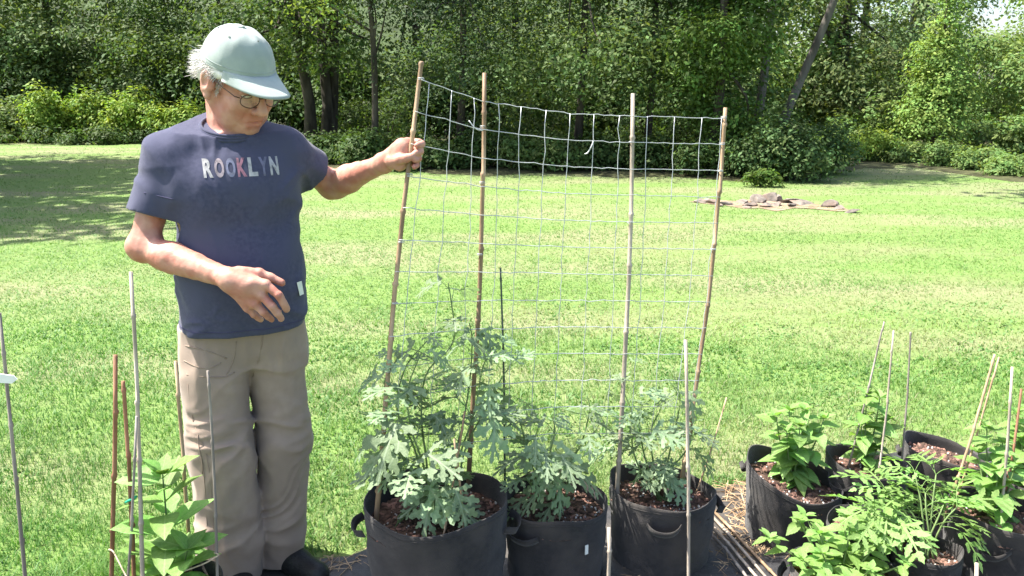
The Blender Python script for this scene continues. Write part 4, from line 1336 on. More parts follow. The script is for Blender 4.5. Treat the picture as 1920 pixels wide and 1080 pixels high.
def ell(c, rad, rot=None):
    c, rad = np.asarray(c, float), np.asarray(rad, float)
    Rm = np.eye(3) if rot is None else np.asarray(rot)

    def fn(x, y, z):
        q = [((x - c[0]) * Rm[0, i] + (y - c[1]) * Rm[1, i] + (z - c[2]) * Rm[2, i]) for i in range(3)]
        k0 = np.sqrt(sum((q[i] / rad[i]) ** 2 for i in range(3)))
        k1 = np.sqrt(sum((q[i] / rad[i] ** 2) ** 2 for i in range(3))) + 1e-9
        return k0 * (k0 - 1) / k1
    m = rad.max()
    return fn, c - m, c + m


def loft(rows, yaw, n=2.3):
    """rows: (z, cx, cy, a, b) ellipses stacked in z, turned by yaw"""
    rows = np.array(sorted(rows))
    zz = np.linspace(rows[0, 0], rows[-1, 0], 120)
    sm = smooth_path(rows, 400)
    cols = [np.interp(zz, sm[:, 0], sm[:, i]) for i in range(1, 5)]
    cy_, sy_ = math.cos(yaw), math.sin(yaw)

    def fn(x, y, z):
        cx, cyy, a, b = (np.interp(z, zz, c_) for c_ in cols)
        dx, dy = x - cx, y - cyy
        u, v = (dx * cy_ + dy * sy_) / a, (-dx * sy_ + dy * cy_) / b
        rho = (np.abs(u) ** n + np.abs(v) ** n) ** (1 / n)
        d = (rho - 1) * np.minimum(a, b)
        return np.maximum(d, np.maximum(rows[0, 0] - z, z - rows[-1, 0]))
    m = rows[:, 3:].max()
    return fn, np.array((rows[:, 1].min() - m, rows[:, 2].min() - m, rows[0, 0])), np.array((rows[:, 1].max() + m, rows[:, 2].max() + m, rows[-1, 0]))


M['skin'] = mk('skin', (0.42, 0.205, 0.15), (0.51, 0.28, 0.215), 26, 0.5, 0.08, 160, sss=0.1, c3=(0.42, 0.17, 0.125), s3=16, spec=0.35)
M['lips'] = mk('lips', (0.36, 0.13, 0.11), (0.4, 0.16, 0.13), 60, 0.5)
M['shirt'] = mk('navy_cotton', (0.052, 0.055, 0.096), (0.068, 0.071, 0.118), 90, 0.95, 0.14, 700, sheen=0.12, c3=(0.066, 0.069, 0.113), s3=9, spec=0.15)
M['trouser'] = mk('khaki_cotton', (0.305, 0.23, 0.182), (0.34, 0.26, 0.207), 36, 0.93, 0.12, 600, sheen=0.15, c3=(0.28, 0.215, 0.175), s3=6, spec=0.15)
M['seam'] = mk('khaki_seam', (0.27, 0.205, 0.16), None, 36, 0.95)
M['shirt_seam'] = mk('navy_seam', (0.06, 0.058, 0.11), None, 36, 0.95)
M['shoe'] = mk('black_leather', (0.012, 0.012, 0.013), (0.02, 0.02, 0.02), 30, 0.5, 0.3, 120)
M['cap'] = mk('sage_cotton', (0.285, 0.335, 0.315), (0.335, 0.385, 0.365), 26, 0.95, 0.12, 700, sheen=0.2, c3=(0.26, 0.305, 0.29), s3=7, spec=0.15)
M['dark_mark'] = mk('dark_thread', (0.09, 0.11, 0.10), None, 10, 0.9)
M['hair'] = mk('white_hair', (0.62, 0.60, 0.57), (0.75, 0.73, 0.70), 60, 0.6)
M['hair_grey'] = mk('grey_hair', (0.36, 0.32, 0.29), (0.55, 0.5, 0.46), 60, 0.6)
M['frame'] = mk('brown_glasses_frame', (0.07, 0.04, 0.03), None, 10, 0.35)
M['eye'] = mk('eyeball', (0.6, 0.57, 0.53), None, 10, 0.25)
M['iris'] = mk('iris', (0.08, 0.06, 0.05), None, 10, 0.2)
lens = bpy.data.materials.new('spectacle_lens')
lens.use_nodes = True
lb = lens.node_tree.nodes['Principled BSDF']
lb.inputs['Base Color'].default_value = (0.9, 0.92, 0.92, 1)
lb.inputs['Roughness'].default_value = 0.03
lb.inputs['Alpha'].default_value = 0.04
M['lens'] = lens
for k_, c_ in (('white', (0.42, 0.41, 0.42)), ('pink', (0.34, 0.28, 0.31)), ('slate', (0.17, 0.18, 0.27)), ('red', (0.30, 0.14, 0.19)), ('dark', (0.16, 0.16, 0.24))):
    M['print_' + k_] = mk('shirt_print_' + k_, c_, tuple(0.45 * a + 0.04 for a in c_), 70, 0.9, lo=0.42, hi=0.68)

MO = np.array((-0.845, 2.40, 0.0))
man = thing('person', 'person in sage cap, navy T-shirt and khaki trousers gripping the left trellis cane', 'person', MO)
YAW = R(24)
fwd, lft = np.array((math.sin(YAW), -math.cos(YAW), 0)), np.array((math.cos(YAW), math.sin(YAW), 0))

# joints
ctr = np.array((-0.845, 2.43, 0.0))
shR = ctr - lft * 0.178 + np.array((0, 0, 1.388))
shL = ctr + lft * 0.158 + np.array((0.0, 0, 1.402))
elR, wrR = P(268, 462, 2.30), P(432, 524, 2.165)
elL, wrL = P(622, 347, 2.66), P(716, 308, 2.49)

# ---- skin: head, neck, arms and hands as one surface
hd_yaw, hd_pit, hd_roll = R(53), R(27), R(3)
hf = np.array((math.sin(hd_yaw) * math.cos(hd_pit), -math.cos(hd_yaw) * math.cos(hd_pit), -math.sin(hd_pit)))
hl = np.cross((0, 0, 1.0), hf)
hl /= np.linalg.norm(hl)
hu = np.cross(hf, hl)
hl, hu = hl * math.cos(hd_roll) + hu * math.sin(hd_roll), hu * math.cos(hd_roll) - hl * math.sin(hd_roll)
HR = np.stack([hf, hl, hu], 1)
HC = P(447, 143, 2.40)
HS = 1.13


def hp(x, y, z):
    return HC + HR @ (np.array((x, y, z)) * HS)


def hell(c, r):
    return ell(hp(*c), np.array(r) * HS, HR)


def hcap(a, b, r0, r1=None):
    return cap(hp(*a), hp(*b), r0 * HS, (r0 if r1 is None else r1) * HS)


sk = Field((-1.19, 2.04, 0.84), (-0.22, 2.80, 1.80), 0.0032)
# trunk under the shirt
sk.add(loft([(0.9, ctr[0], ctr[1], .16, .11), (1.1, ctr[0], ctr[1], .16, .10), (1.3, ctr[0], ctr[1], .17, .09), (1.40, ctr[0], ctr[1], .13, .075), (1.46, ctr[0], ctr[1], .07, .06)], YAW))
neck0 = ctr + np.array((0.0, 0.0, 1.44))
sk.add(cap(neck0 - fwd * .016, hp(-.052, 0, -.055), .060, .054), .025)
sk.add(cap(neck0 + fwd * .015, hp(-.012, 0, -.09), .046, .042), .03)
# arms
for sh, el, wr, s in ((shR, elR, wrR, 1), (shL, elL, wrL, 1)):
    d = (wr - el)
    sk.add(cap(sh, el, .047, .040), .01)
    sk.add(cap(el, el + d * .35, .038, .042), .03)
    sk.add(cap(el + d * .35, wr, .041, .028), .02)
    sk.add(ell(el, (.040, .040, .040)), .02)
upv = np.array((0, 0, 1.0))
sk.add(cap(elR + (wrR - elR) * .25 - upv * .008, elR + (wrR - elR) * .6, .036, .03), .02)
sk.add(cap(elL + (wrL - elL) * .15 - upv * .012, elL + (wrL - elL) * .55, .038, .03), .02)
# right hand, relaxed, back of the hand to the camera
hy = 2.158
W_ = P(430, 524, hy + .004)
K_ = [P(498, 534, hy - .012), P(490, 553, hy - .013), P(478, 568, hy - .006), P(465, 577, hy + .006)]
for q, rr in zip(K_, (.0165, .017, .016, .014)):
    sk.add(cap(W_ * .85 + q * .15, q, .022, rr), .016)
sk.add(cap(W_, (K_[1] + K_[0]) / 2 * .6 + W_ * .4, .029, .024), .02)
FING = [[K_[0], P(522, 553, hy - .02), P(531, 568, hy - .012), P(537, 580, hy - .002)], [K_[1], P(511, 575, hy - .022), P(520, 587, hy - .014), P(527, 598, hy - .002)],
        [K_[2], P(494, 586, hy - .008), P(503, 594, hy + .004), P(509, 599, hy + .016)], [K_[3], P(477, 590, hy + .01), P(484, 596, hy + .022), P(489, 599, hy + .032)]]
for f_, rr in zip(FING, (.0112, .0114, .0108, .0096)):
    for i in range(3):
        sk.add(cap(f_[i], f_[i + 1], rr * (1.12 - .1 * i), rr * (1.0 - .08 * i)), .0035)
TH = [P(448, 512, hy + .02), P(485, 512, hy + .028), P(508, 521, hy + .03), P(528, 530, hy + .03)]
for i in range(3):
    sk.add(cap(TH[i], TH[i + 1], (.021, .0135, .0115)[i], (.0135, .0115, .0095)[i]), .008)
# left hand closed round the cane
Yg = 2.43
g0 = P(772, 290, Yg)
cd = P(778, 240, 2.445) - P(767, 335, 2.415)
cd /= np.linalg.norm(cd)
PW = P(722, 304, Yg + .05)
PM = P(752, 291, Yg + .018)
sk.add(cap(PW, PM, .030, .027), .02)
sk.add(cap(PM + cd * .022, PM - cd * .026, .024, .023), .02)
sk.add(cap(PW, PM + cd * .028, .024, .020), .02)
camr = np.array((1.0, 0, 0))
for i, t in enumerate((.034, .012, -.010, -.030)):
    g = g0 + cd * t
    kn = g + np.array((-.020, .030, 0)) + cd * .004
    p1 = g + np.array((.016 - .002 * i, .026, 0))
    p2 = g + np.array((.026 - .003 * i, .002, -.002))
    p3 = g + np.array((.013, -.017, -.005))
    rr = (.0108, .0112, .0108, .0096)[i]
    sk.add(cap(PM + cd * t * .7 + np.array((0, .008, 0)), kn, .015, rr * 1.15), .008)
    sk.add(cap(kn, p1, rr * 1.1, rr * 1.05), .0035)
    sk.add(cap(p1, p2, rr * 1.05, rr), .0035)
    sk.add(cap(p2, p3, rr, rr * .9), .0035)
TB = [P(735, 303, Yg + .012), P(750, 299, Yg - .014), P(762, 297, Yg - .022), P(773, 293, Yg - .021)]
for i in range(3):
    sk.add(cap(TB[i], TB[i + 1], (.02, .0135, .0118)[i], (.0135, .0118, .0098)[i]), .008)
# head
sk.add(hell((-.012, 0, .024), (.095, .076, .086)), .02)
sk.add(hell((.032, 0, -.035), (.064, .064, .082)), .03)
for s in (-1, 1):
    sk.add(hcap((-.005, s * .056, -.055), (.055, s * .022, -.108), .024, .021), .03)
    sk.add(hell((.064, s * .034, -.040), (.030, .028, .030)), .02)
    sk.add(hell((.045, s * .045, -.082), (.028, .022, .030)), .02)      # jowl
    sk.add(hcap((.082, s * .018, .014), (.074, s * .048, .012), .013, .010), .012)   # brow
sk.add(hell((.068, 0, -.108), (.026, .026, .022)), .02)     # chin
sk.add(hell((.045, 0, -.112), (.04, .032, .022)), .02)
sk.add(hell((.068, 0, -.072), (.028, .036, .032)), .025)    # mouth mound
for s in (-1, 1):
    sk.add(hell((.102, s * .033, -.004), (.016, .018, .012)), .010, sub=True)         # eye sockets
sk.add(hcap((.088, 0, .006), (.116, 0, -.036), .010, .0125), .010)                   # nose
sk.add(hell((.116, 0, -.042), (.0145, .0135, .0125)), .006)
for s in (-1, 1):
    sk.add(hell((.104, s * .0135, -.046), (.012, .009, .009)), .006)
sk.add(hcap((.0945, -.019, -.0735), (.0945, .019, -.0735), .006), .010)              # lips
sk.add(hcap((.093, -.016, -.0875), (.093, .016, -.0875), .006), .010)
sk.add(hcap((.101, -.021, -.0805), (.101, .021, -.0805), .0032), .003, sub=True)
for s in (-1, 1):                                                                     # ears
    sk.add(hell((-.008, s * .083, -.014), (.023, .012, .037)), .005)
    sk.add(hell((-.004, s * .096, -.010), (.012, .009, .021)), .004, sub=True)
    sk.add(hcap((.002, s * .078, -.040), (.003, s * .083, -.047), .009), .005)
    sk.add(hcap((.014, s * .078, -.012), (.014, s * .081, -.02), .006), .005)
for s in (-1, 1):                                                                     # cheek folds
    sk.add(hcap((.100, s * .026, -.048), (.086, s * .039, -.086), .0042, .003), .006, sub=True)


for s in (-1, 1):                                                                     # crow's feet, brow furrows, neck creases
    for k_ in range(3):
        sk.add(hcap((.066, s * .060, -.004 - .008 * k_), (.050, s * .068, .002 - .013 * k_), .0016), .004, sub=True)
    sk.add(hcap((.060, s * .048, -.062), (.050, s * .050, -.092), .0022), .006, sub=True)
    sk.add(hcap((.090, s * .020, -.020), (.080, s * .044, -.026), .0022), .006, sub=True)


def skin_relief(x, y, z):
    return 0.0018 * (vnoise(x * 90, y * 90, z * 60) - .5) + 0.0030 * (vnoise(x * 38 + 3, y * 38, z * 38) - .5)


sk.displace(skin_relief)
body = obj('body', sk.mesh('body', MO), M['skin'], man)
del sk
tag(body, 'bare arms, hands, neck and face')

mb = MB()
mb.tube(np.array([hp(.0875, -.021, -.0815), hp(.0955, -.012, -.0800), hp(.0985, 0, -.0805), hp(.0955, .012, -.0800), hp(.0875, .021, -.0815)]) - MO, (.0012, .0026, .003, .0026, .0012), 6)
obj('mouth', mb.mesh('mouth'), M['lips'], man)
# eyes
for s in (-1, 1):
    bm = bmesh.new()
    bmesh.ops.create_uvsphere(bm, u_segments=16, v_segments=10, radius=.0125 * HS)
    me = bpy.data.meshes.new('eye')
    bm.to_mesh(me); bm.free()
    for p in me.polygons:
        p.use_smooth = True
    obj('eye', me, M['eye'], man, loc=tuple(hp(.0835, s * .033, -.003) - MO))
# lowered upper lids
for s in (-1, 1):
    f_ = Field(hp(.088, s * .033, 0) - .03, hp(.088, s * .033, 0) + .03, .002)
    f_.add(hell((.0835, s * .033, -.002), (.0148, .0165, .0140)), .002)
    f_.cut(hp(.085, s * .033, -.0065), -hu + hf * .35)
    obj('eyelid', f_.mesh('eyelid', MO), M['skin'], man)

for s in (-1, 1):
    mb = MB()
    mb.tube(np.array([hp(.0835 + .0145 * math.cos(a), s * .033 + .0165 * math.sin(a), -.0075 - .002 * math.cos(a)) for a in np.linspace(-1.25, 1.25, 9)]) - MO, .0011, 5)
    obj('eyelash_line', mb.mesh('eyelash_line'), M['frame'], man)

# glasses
gl = thing('glasses', None, None, (0, 0, 0))
gl.parent = man
mb = MB()
for s in (-1, 1):
    a = np.linspace(0, 2 * math.pi, 25)
    ringp = [hp(.112 - .010 * abs(math.cos(t)) * (1 if math.cos(t) * s > 0 else .2), s * .034 + .025 * math.cos(t), -.012 + .0175 * math.copysign(abs(math.sin(t)) ** .8, math.sin(t))) for t in a]
    mb.tube(np.array(ringp) - MO, .0012 * HS, 6, False)
mb.tube(np.array([hp(.112, -.010, -.006), hp(.116, 0, -.003), hp(.112, .010, -.006)]) - MO, .0017, 6)
obj('rim', mb.mesh('rim'), M['frame'], gl)
for s in (-1, 1):
    mb = MB()
    mb.tube(np.array([hp(.100, s * .060, -.006), hp(.094, s * .071, -.004), hp(.04, s * .0795, .000), hp(-.010, s * .084, .012), hp(-.026, s * .083, .004), hp(-.034, s * .080, -.012)]) - MO, .0016 * HS, 6)
    obj('temple', mb.mesh('temple'), M['frame'], gl)
    mb = MB()
    a = np.linspace(0, 2 * math.pi, 24)[:-1]
    for off in (.0, .0012):
        mb.add([hp(.111 - off - .009 * abs(math.cos(t)) * (1 if math.cos(t) * s > 0 else .2), s * .034 + .0243 * math.cos(t), -.012 + .017 * math.copysign(abs(math.sin(t)) ** .8, math.sin(t))) - MO for t in a], [tuple(range(23)) if off == 0 else tuple(range(23))[::-1]])
    obj('lens', mb.mesh('lens', False), M['lens'], gl)

# hair: fill plus strands below the cap, at the back and over the ears
r_ = np.random.default_rng(77)
hfld = Field(HC - .2, HC + .2, .004)
hfld.add(hell((-.052, 0, -.012), (.062, .080, .052)), .01)
hfld.add(hell((-.078, 0, .0), (.036, .062, .045)), .01)
hfld.add(hell((.0, -.070, .022), (.045, .014, .018)), .01)
hfld.add(hell((.0, .070, .022), (.045, .014, .018)), .01)
hfld.displace(lambda x, y, z: .006 * (vnoise(x * 70, y * 70, z * 40) - .5))
hair = obj('hair', hfld.mesh('hair', MO), M['hair'], man)
Vh, Fh = [], []
for i in range(3200):
    t = r_.random()
    az = math.pi + (r_.random() - .5) * 2 * 1.95       # round the back to in front of the ears
    back = max(0, -math.cos(az))
    ca, sa = math.cos(az), math.sin(az)
    z = .03 - .075 * r_.random() * (.35 + .65 * back)
    root_ = np.array((-.014 + .088 * ca, .078 * sa, z))
    if abs(sa) > .55 and -.045 < root_[0] < .012 and z < .012:
        continue                                        # keep the ear free
    dirn = np.array((ca * .8 - .35, sa * .8, -.15 - .35 * r_.random()))
    dirn += r_.normal(size=3) * .28
    dirn /= np.linalg.norm(dirn)
    ln = (.016 + .034 * r_.random() * (.25 + .75 * back))
    p = [root_ + dirn * ln * k + np.array((0, 0, -.010 * k * k + .006 * k)) for k in (0, .4, .75, 1)]
    w = np.cross(dirn, r_.normal(size=3))
    w = w / np.linalg.norm(w) * .0007
    o_ = len(Vh)
    for k, q in enumerate(p):
        ww = w * (1, .9, .6, .1)[k]
        Vh += [hp(*(q - ww)) - MO, hp(*(q + ww)) - MO]
    Fh += [(o_ + 2 * k, o_ + 2 * k + 1, o_ + 2 * k + 3, o_ + 2 * k + 2) for k in range(3)]
obj('hair_strands', np_mesh('hair_strands', Vh, Fh), M['hair'], man)['kind'] = 'stuff'
# grey sideburns and eyebrows
Vh, Fh = [], []
for i in range(300):
    s = -1 if i % 2 else 1
    if i < 190:
        q_ = r_.random()
        root_ = np.array((.020 + .030 * r_.random() * (1 - .6 * q_), s * (.074 - .003 * r_.random()), .022 - .052 * q_))
        dirn = np.array((-.1, s * .25, -1)) + r_.normal(size=3) * .3
        ln = .008 + .008 * r_.random()
    else:
        root_ = np.array((.093, s * (.018 + .032 * r_.random()), .018 + .005 * r_.random()))
        root_[0] -= .35 * (abs(root_[1]) - .018)
        dirn = np.array((.5, s * .7, .2)) + r_.normal(size=3) * .35
        ln = .008 + .005 * r_.random()
    dirn /= np.linalg.norm(dirn)
    w = np.cross(dirn, r_.normal(size=3))
    w = w / np.linalg.norm(w) * .0008
    o_ = len(Vh)
    for k in (0, 1):
        q = root_ + dirn * ln * k
        Vh += [hp(*(q - w * (1 - .7 * k))) - MO, hp(*(q + w * (1 - .7 * k))) - MO]
    Fh.append((o_, o_ + 1, o_ + 3, o_ + 2))
obj('sideburns', np_mesh('sideburns', Vh, Fh), M['hair_grey'], man)['kind'] = 'stuff'

# ---- cap: six-panel crown, curved brim, button, eyelets
cp = thing('cap', None, None, (0, 0, 0))
cp.parent = man
tl = R(-4)


def cpt(x, y, z):
    return hp(x * math.cos(tl) + z * math.sin(tl) - .008, y, -x * math.sin(tl) + z * math.cos(tl) + .030) - MO


NA, NB = 72, 20
CR = (.102, .087, .094)


def crown_pt(a, ph, out=1.0):
        j = ph / (math.pi / 2) * NB
        rr = max(0.0, math.cos(ph)) ** .80
        seam = 1 - .010 * math.exp(-((((a + math.pi / 6) % (math.pi / 3)) - math.pi / 6) / .05) ** 2) * (.3 + rr)
        dent = 1 + .045 * (float(vnoise(3 * math.cos(a) + 5, 3 * math.sin(a) + 5, j * .25)) - .5) * (j > 1)
        fl = 1 - .06 * max(0, math.cos(a)) * math.sin(ph * 2)
        return cpt(CR[0] * rr * math.cos(a) * seam * dent * fl * out, CR[1] * rr * math.sin(a) * seam * dent * out, CR[2] * math.sin(ph) ** 1.08 * dent * out)


V, F = [], []
for j in range(NB + 1):
    for i in range(NA):
        V.append(crown_pt(2 * math.pi * i / NA, (j / NB) * math.pi / 2))
for j in range(NB):
    for i in range(NA):
        k = (i + 1) % NA
        F.append((j * NA + i, j * NA + k, (j + 1) * NA + k, (j + 1) * NA + i))
crown = obj('crown', py_mesh('crown', V, F, True), M['cap'], cp)
sm_ = crown.modifiers.new('cloth', 'SOLIDIFY')
sm_.thickness = .002
# hem band of the crown
mb = MB()
for zz in (.002, .016):
    mb.tube(np.array([crown_pt(a, zz / CR[2], 1.003) for a in np.linspace(0, 2 * math.pi, 73)]), .0009, 4, False)
obj('hem_stitching', mb.mesh('hem_stitching'), M['cap'], cp)
# brim
V, F = [], []
NU, NW = 29, 9
for w in range(NW):
    t = w / (NW - 1)
    for i in range(NU):
        s = -1 + 2 * i / (NU - 1)
        a = s * R(60)
        x0, y0 = CR[0] * math.cos(a) - .003, CR[1] * math.sin(a) * .985
        ext_ = .086 * (1 - abs(s) ** 2.6) + .002
        x, y = x0 + ext_ * t, y0 * (1 + .03 * t)
        z = .004 - .34 * y0 * y0 / .094 * t ** .7 - .16 * ext_ * t - .006 * t * t
        V.append(cpt(x, y, z))
for w in range(NW - 1):
    for i in range(NU - 1):
        b0 = w * NU + i
        F.append((b0, b0 + 1, b0 + NU + 1, b0 + NU))
brim = obj('brim', py_mesh('brim', V, F, True), M['cap'], cp)
sm_ = brim.modifiers.new('board', 'SOLIDIFY')
sm_.thickness = .0035
bm = bmesh.new()
bmesh.ops.create_uvsphere(bm, u_segments=12, v_segments=8, radius=.0065)
me = bpy.data.meshes.new('button'); bm.to_mesh(me); bm.free()
o = obj('button', me, M['cap'], cp, loc=tuple(cpt(0, 0, CR[2] + .0015)))
o.scale = (1, 1, .6)
# small dark smudge and eyelets of the near panels
for a, ph in ((R(-70), R(58)), (R(-130), R(58)), (R(10), R(60))):
    c_ = crown_pt(a, ph, 1.004)
    mb = MB()
    a2 = np.linspace(0, 6.283, 9)
    mb.tube(np.array([c_ + HR @ np.array((.0022 * math.cos(q), .0022 * math.sin(q), .001 * math.cos(q))) for q in a2]), .0012, 4, False)
    obj('eyelet', mb.mesh('eyelet'), M['dark_mark'], cp)

# ---- T-shirt
def shirt_folds(x, y, z):
    u = (x - ctr[0]) * lft[0] + (y - ctr[1]) * lft[1]
    v = (x - ctr[0]) * fwd[0] + (y - ctr[1]) * fwd[1]
    def rd(n):
        return (1 - np.sqrt((2 * n - 1) ** 2 + .02)) ** 2
    wu, wz = vnoise(u * 7, z * 7, v * 7) - .5, vnoise(u * 6 + 5, z * 6 + 2, v * 6) - .5
    f1 = rd(vnoise(u * 8 + z * 6 + 2 + wu * 2, z * 12 - u * 9 + wz * 3, v * 4 + 1))
    f2 = rd(vnoise(u * 13 - z * 8 + wu * 3, z * 9 + u * 11 + 4 + wz * 3, v * 7 + 5))
    f4 = rd(vnoise(u * 16 + wu * 3 + 2, z * 5, v * 14 + 7))
    f3 = vnoise(u * 6, z * 6, v * 6 + 9)
    low = np.clip((1.34 - z) / .3, 0, 1)
    side = np.clip((np.abs(u) - .04) / .14, 0, 1)
    hem = np.clip((.98 - z) / .1, 0, 1) * .003 * np.sin(u * 55 + v * 30)
    return .012 * f1 * (.3 + .7 * side) * (.4 + .6 * low) + .009 * f2 * (.3 + .7 * side) + .006 * f4 * np.clip((z - 1.2) / .15, 0, 1) + .008 * (f3 - .5) + hem


ts = Field((-1.20, 2.14, 0.83), (-0.50, 2.80, 1.60), 0.0046)
cx_, cy_ = ctr[0], ctr[1]
bl = lambda f: (cx_ + fwd[0] * f, cy_ + fwd[1] * f)
ts.add(loft([(.84, *bl(.018), .178, .146), (.93, *bl(.024), .177, .152), (1.02, *bl(.026), .175, .150), (1.12, *bl(.018), .178, .140), (1.22, *bl(.008), .181, .131), (1.31, *bl(.002), .184, .124), (1.375, *bl(-.004), .174, .113), (1.43, *bl(-.012), .150, .095), (1.475, *bl(-.02), .095, .080), (1.52, *bl(-.02), .072, .07)], YAW, 2.35))
slR, slL = shR + (elR - shR) * .64, shL + (elL - shL) * .56
ts.add(cap(shR + np.array((.01, 0, -.005)), slR, .060, .065), .045)
ts.add(cap(shL + np.array((-.01, 0, -.005)), slL, .060, .064), .045)
ts.add(cap(ctr - lft * .06 + upv * 1.455, shR + upv * .012, .05, .05), .05)
ts.add(cap(ctr + lft * .06 + upv * 1.455, shL + upv * .012, .05, .05), .05)
# belly and chest mass
ts.add(ell(ctr + fwd * .085 + upv * 1.03, (.13, .085, .14), np.stack([lft, -fwd, upv], 1)), .06)
ts.add(ell(ctr + fwd * .055 + upv * 1.29, (.15, .08, .09), np.stack([lft, -fwd, upv], 1)), .06)
ts.displace(shirt_folds)
for sh, el, sl_ in ((shR, elR, slR), (shL, elL, slL)):
    d = (el - sh) / np.linalg.norm(el - sh)
    # sleeve hem: cut across the sleeve only
    s, x, y, z = ts.box(sl_ - .14, sl_ + .14, 0)
    pl_ = (x - sl_[0]) * d[0] + (y - sl_[1]) * d[1] + (z - sl_[2]) * d[2]
    ax = (x - sh[0]) ** 2 + (y - sh[1]) ** 2 + (z - sh[2]) ** 2 - ((x - sh[0]) * d[0] + (y - sh[1]) * d[1] + (z - sh[2]) * d[2]) ** 2
    near = np.sqrt(np.maximum(ax, 0)) < .105
    ts.F[s] = np.where(near, np.maximum(ts.F[s], pl_), ts.F[s])
    ts.add(cap(sl_ - d * .05, sl_ + d * .06, .053, .057), .003, sub=True)
nk = ctr + fwd * .012 + upv * 1.468
nkn = np.array((fwd[0] * .42, fwd[1] * .42, 1.0))
nkn /= np.linalg.norm(nkn)
ts.cut(nk + nkn * .012, nkn)
ts.cut(ctr + upv * .872, -upv)
shirt = obj('t_shirt', ts.mesh('t_shirt', MO), M['shirt'], man)
del ts
tag(shirt, 'faded navy T-shirt with cracked pale lettering')


def bvh_of(o):
    dg = o.data
    return BVHTree.FromPolygons([v.co.copy() for v in dg.vertices], [tuple(p.vertices) for p in dg.polygons])


sb = bvh_of(shirt)


def on_surf(bvh, px, py, off=.001):
    o_ = np.array((0, 0, CAM_H)) - MO
    d = P(px, py, 2.0) - np.array((0, 0, CAM_H))
    h_, n_, i_, q_ = bvh.ray_cast(Vector(o_), Vector(d).normalized())
    return None if h_ is None else np.array(h_) + np.array(n_) * off


# ribbed collar
e1 = np.cross(nkn, lft); e1 /= np.linalg.norm(e1)
mb = MB()
for k, (rr, up_, th) in enumerate(((.0785, .003, .0058), (.0755, .010, .0058), (.0725, .016, .005))):
    mb.tube(np.array([nk + nkn * up_ + lft * rr * 1.08 * math.cos(a) + e1 * rr * math.sin(a) - MO for a in np.linspace(0, 2 * math.pi, 44)]), th, 6, False)
obj('collar', mb.mesh('collar'), M['shirt'], man)

# stitched hems of the shirt
def hug(bvh, pts, rad, name, mat, parent=man, off=.0006, sides=5):
    q = [p for p in pts if p is not None]
    if len(q) < 2:
        return
    mb = MB()
    mb.tube(smooth_path(q, max(8, len(q) * 3)), rad, sides)
    return obj(name, mb.mesh(name), mat, parent)


def around(bvh, z, a0, a1, n, c=ctr, rad=.45):
    out = []
    for a in np.linspace(a0, a1, n):
        d = np.array((math.cos(a), math.sin(a), 0))
        h_, n_, i_, q_ = bvh.ray_cast(Vector(c + upv * z + d * rad - MO), Vector(-d))
        if h_ is not None:
            out.append(np.array(h_) + np.array(n_) * .0004)
    return out


hug(sb, around(sb, .893, 0, 2 * math.pi, 60), .0016, 'hem_seam', M['shirt_seam'])
# sleeve hem line (near sleeve) and shoulder seam
hug(sb, [on_surf(sb, *q) for q in ((246, 356), (270, 361), (300, 368), (326, 374))], .0014, 'sleeve_seam', M['shirt_seam'])
# white care label at the side seam
lab = [on_surf(sb, *q, off=.007) for q in ((554, 530), (562, 527), (566, 550), (559, 553))]
if all(q is not None for q in lab):
    mb = MB()
    nrm_ = np.cross(lab[1] - lab[0], lab[3] - lab[0])
    nrm_ = nrm_ / np.linalg.norm(nrm_) * .001
    mb.add(lab + [q + nrm_ for q in lab], [(0, 1, 2, 3), (7, 6, 5, 4), (0, 4, 5, 1), (1, 5, 6, 2), (2, 6, 7, 3), (3, 7, 4, 0)])
    obj('side_label', mb.mesh('side_label', False), M['white_card'], man)

# lettering on the chest, laid onto the cloth
letters = [('R', 'white'), ('O', 'pink'), ('O', 'slate'), ('K', 'red'), ('L', 'white'), ('Y', 'dark'), ('N', 'white')]
LW, LH = .0275, .052
for i, (ch, kd) in enumerate(letters):
    cu = bpy.data.curves.new('letter', 'FONT')
    cu.body = ch
    cu.size = 1.0
    cu.offset = 0.045
    tmp = bpy.data.objects.new('letter_tmp', cu)
    col.objects.link(tmp)
    me = bpy.data.meshes.new_from_object(tmp)
    bpy.data.objects.remove(tmp)
    co = np.array([v.co[:] for v in me.vertices])
    lo_, hi_ = co.min(0), co.max(0)
    bm = bmesh.new()
    bm.from_mesh(me)
    bmesh.ops.triangulate(bm, faces=bm.faces[:])
    bmesh.ops.subdivide_edges(bm, edges=[e for e in bm.edges if e.calc_length() > .2], cuts=3)
    bmesh.ops.triangulate(bm, faces=bm.faces[:])
    ok = True
    for v in bm.verts:
        u = -.088 + i * .0305 + (v.co.x - lo_[0]) / (hi_[0] - lo_[0]) * LW * .93
        w = 1.342 + (v.co.y - lo_[1]) / (hi_[1] - lo_[1]) * LH
        h_, n_, i_, q_ = sb.ray_cast(Vector(ctr + fwd * .5 + lft * u + upv * w - MO), Vector(-fwd))
        if h_ is None:
            ok = False
            break
        v.co = h_ + n_ * .0012
    me2 = bpy.data.meshes.new('chest_letter')
    bm.to_mesh(me2)
    bm.free()
    if ok:
        obj('chest_letter', me2, M['print_' + kd], man)

# ---- trousers
def leg_rows(pts):
    return [(p[2], p[0], p[1], a, b) for p, a, b in pts]


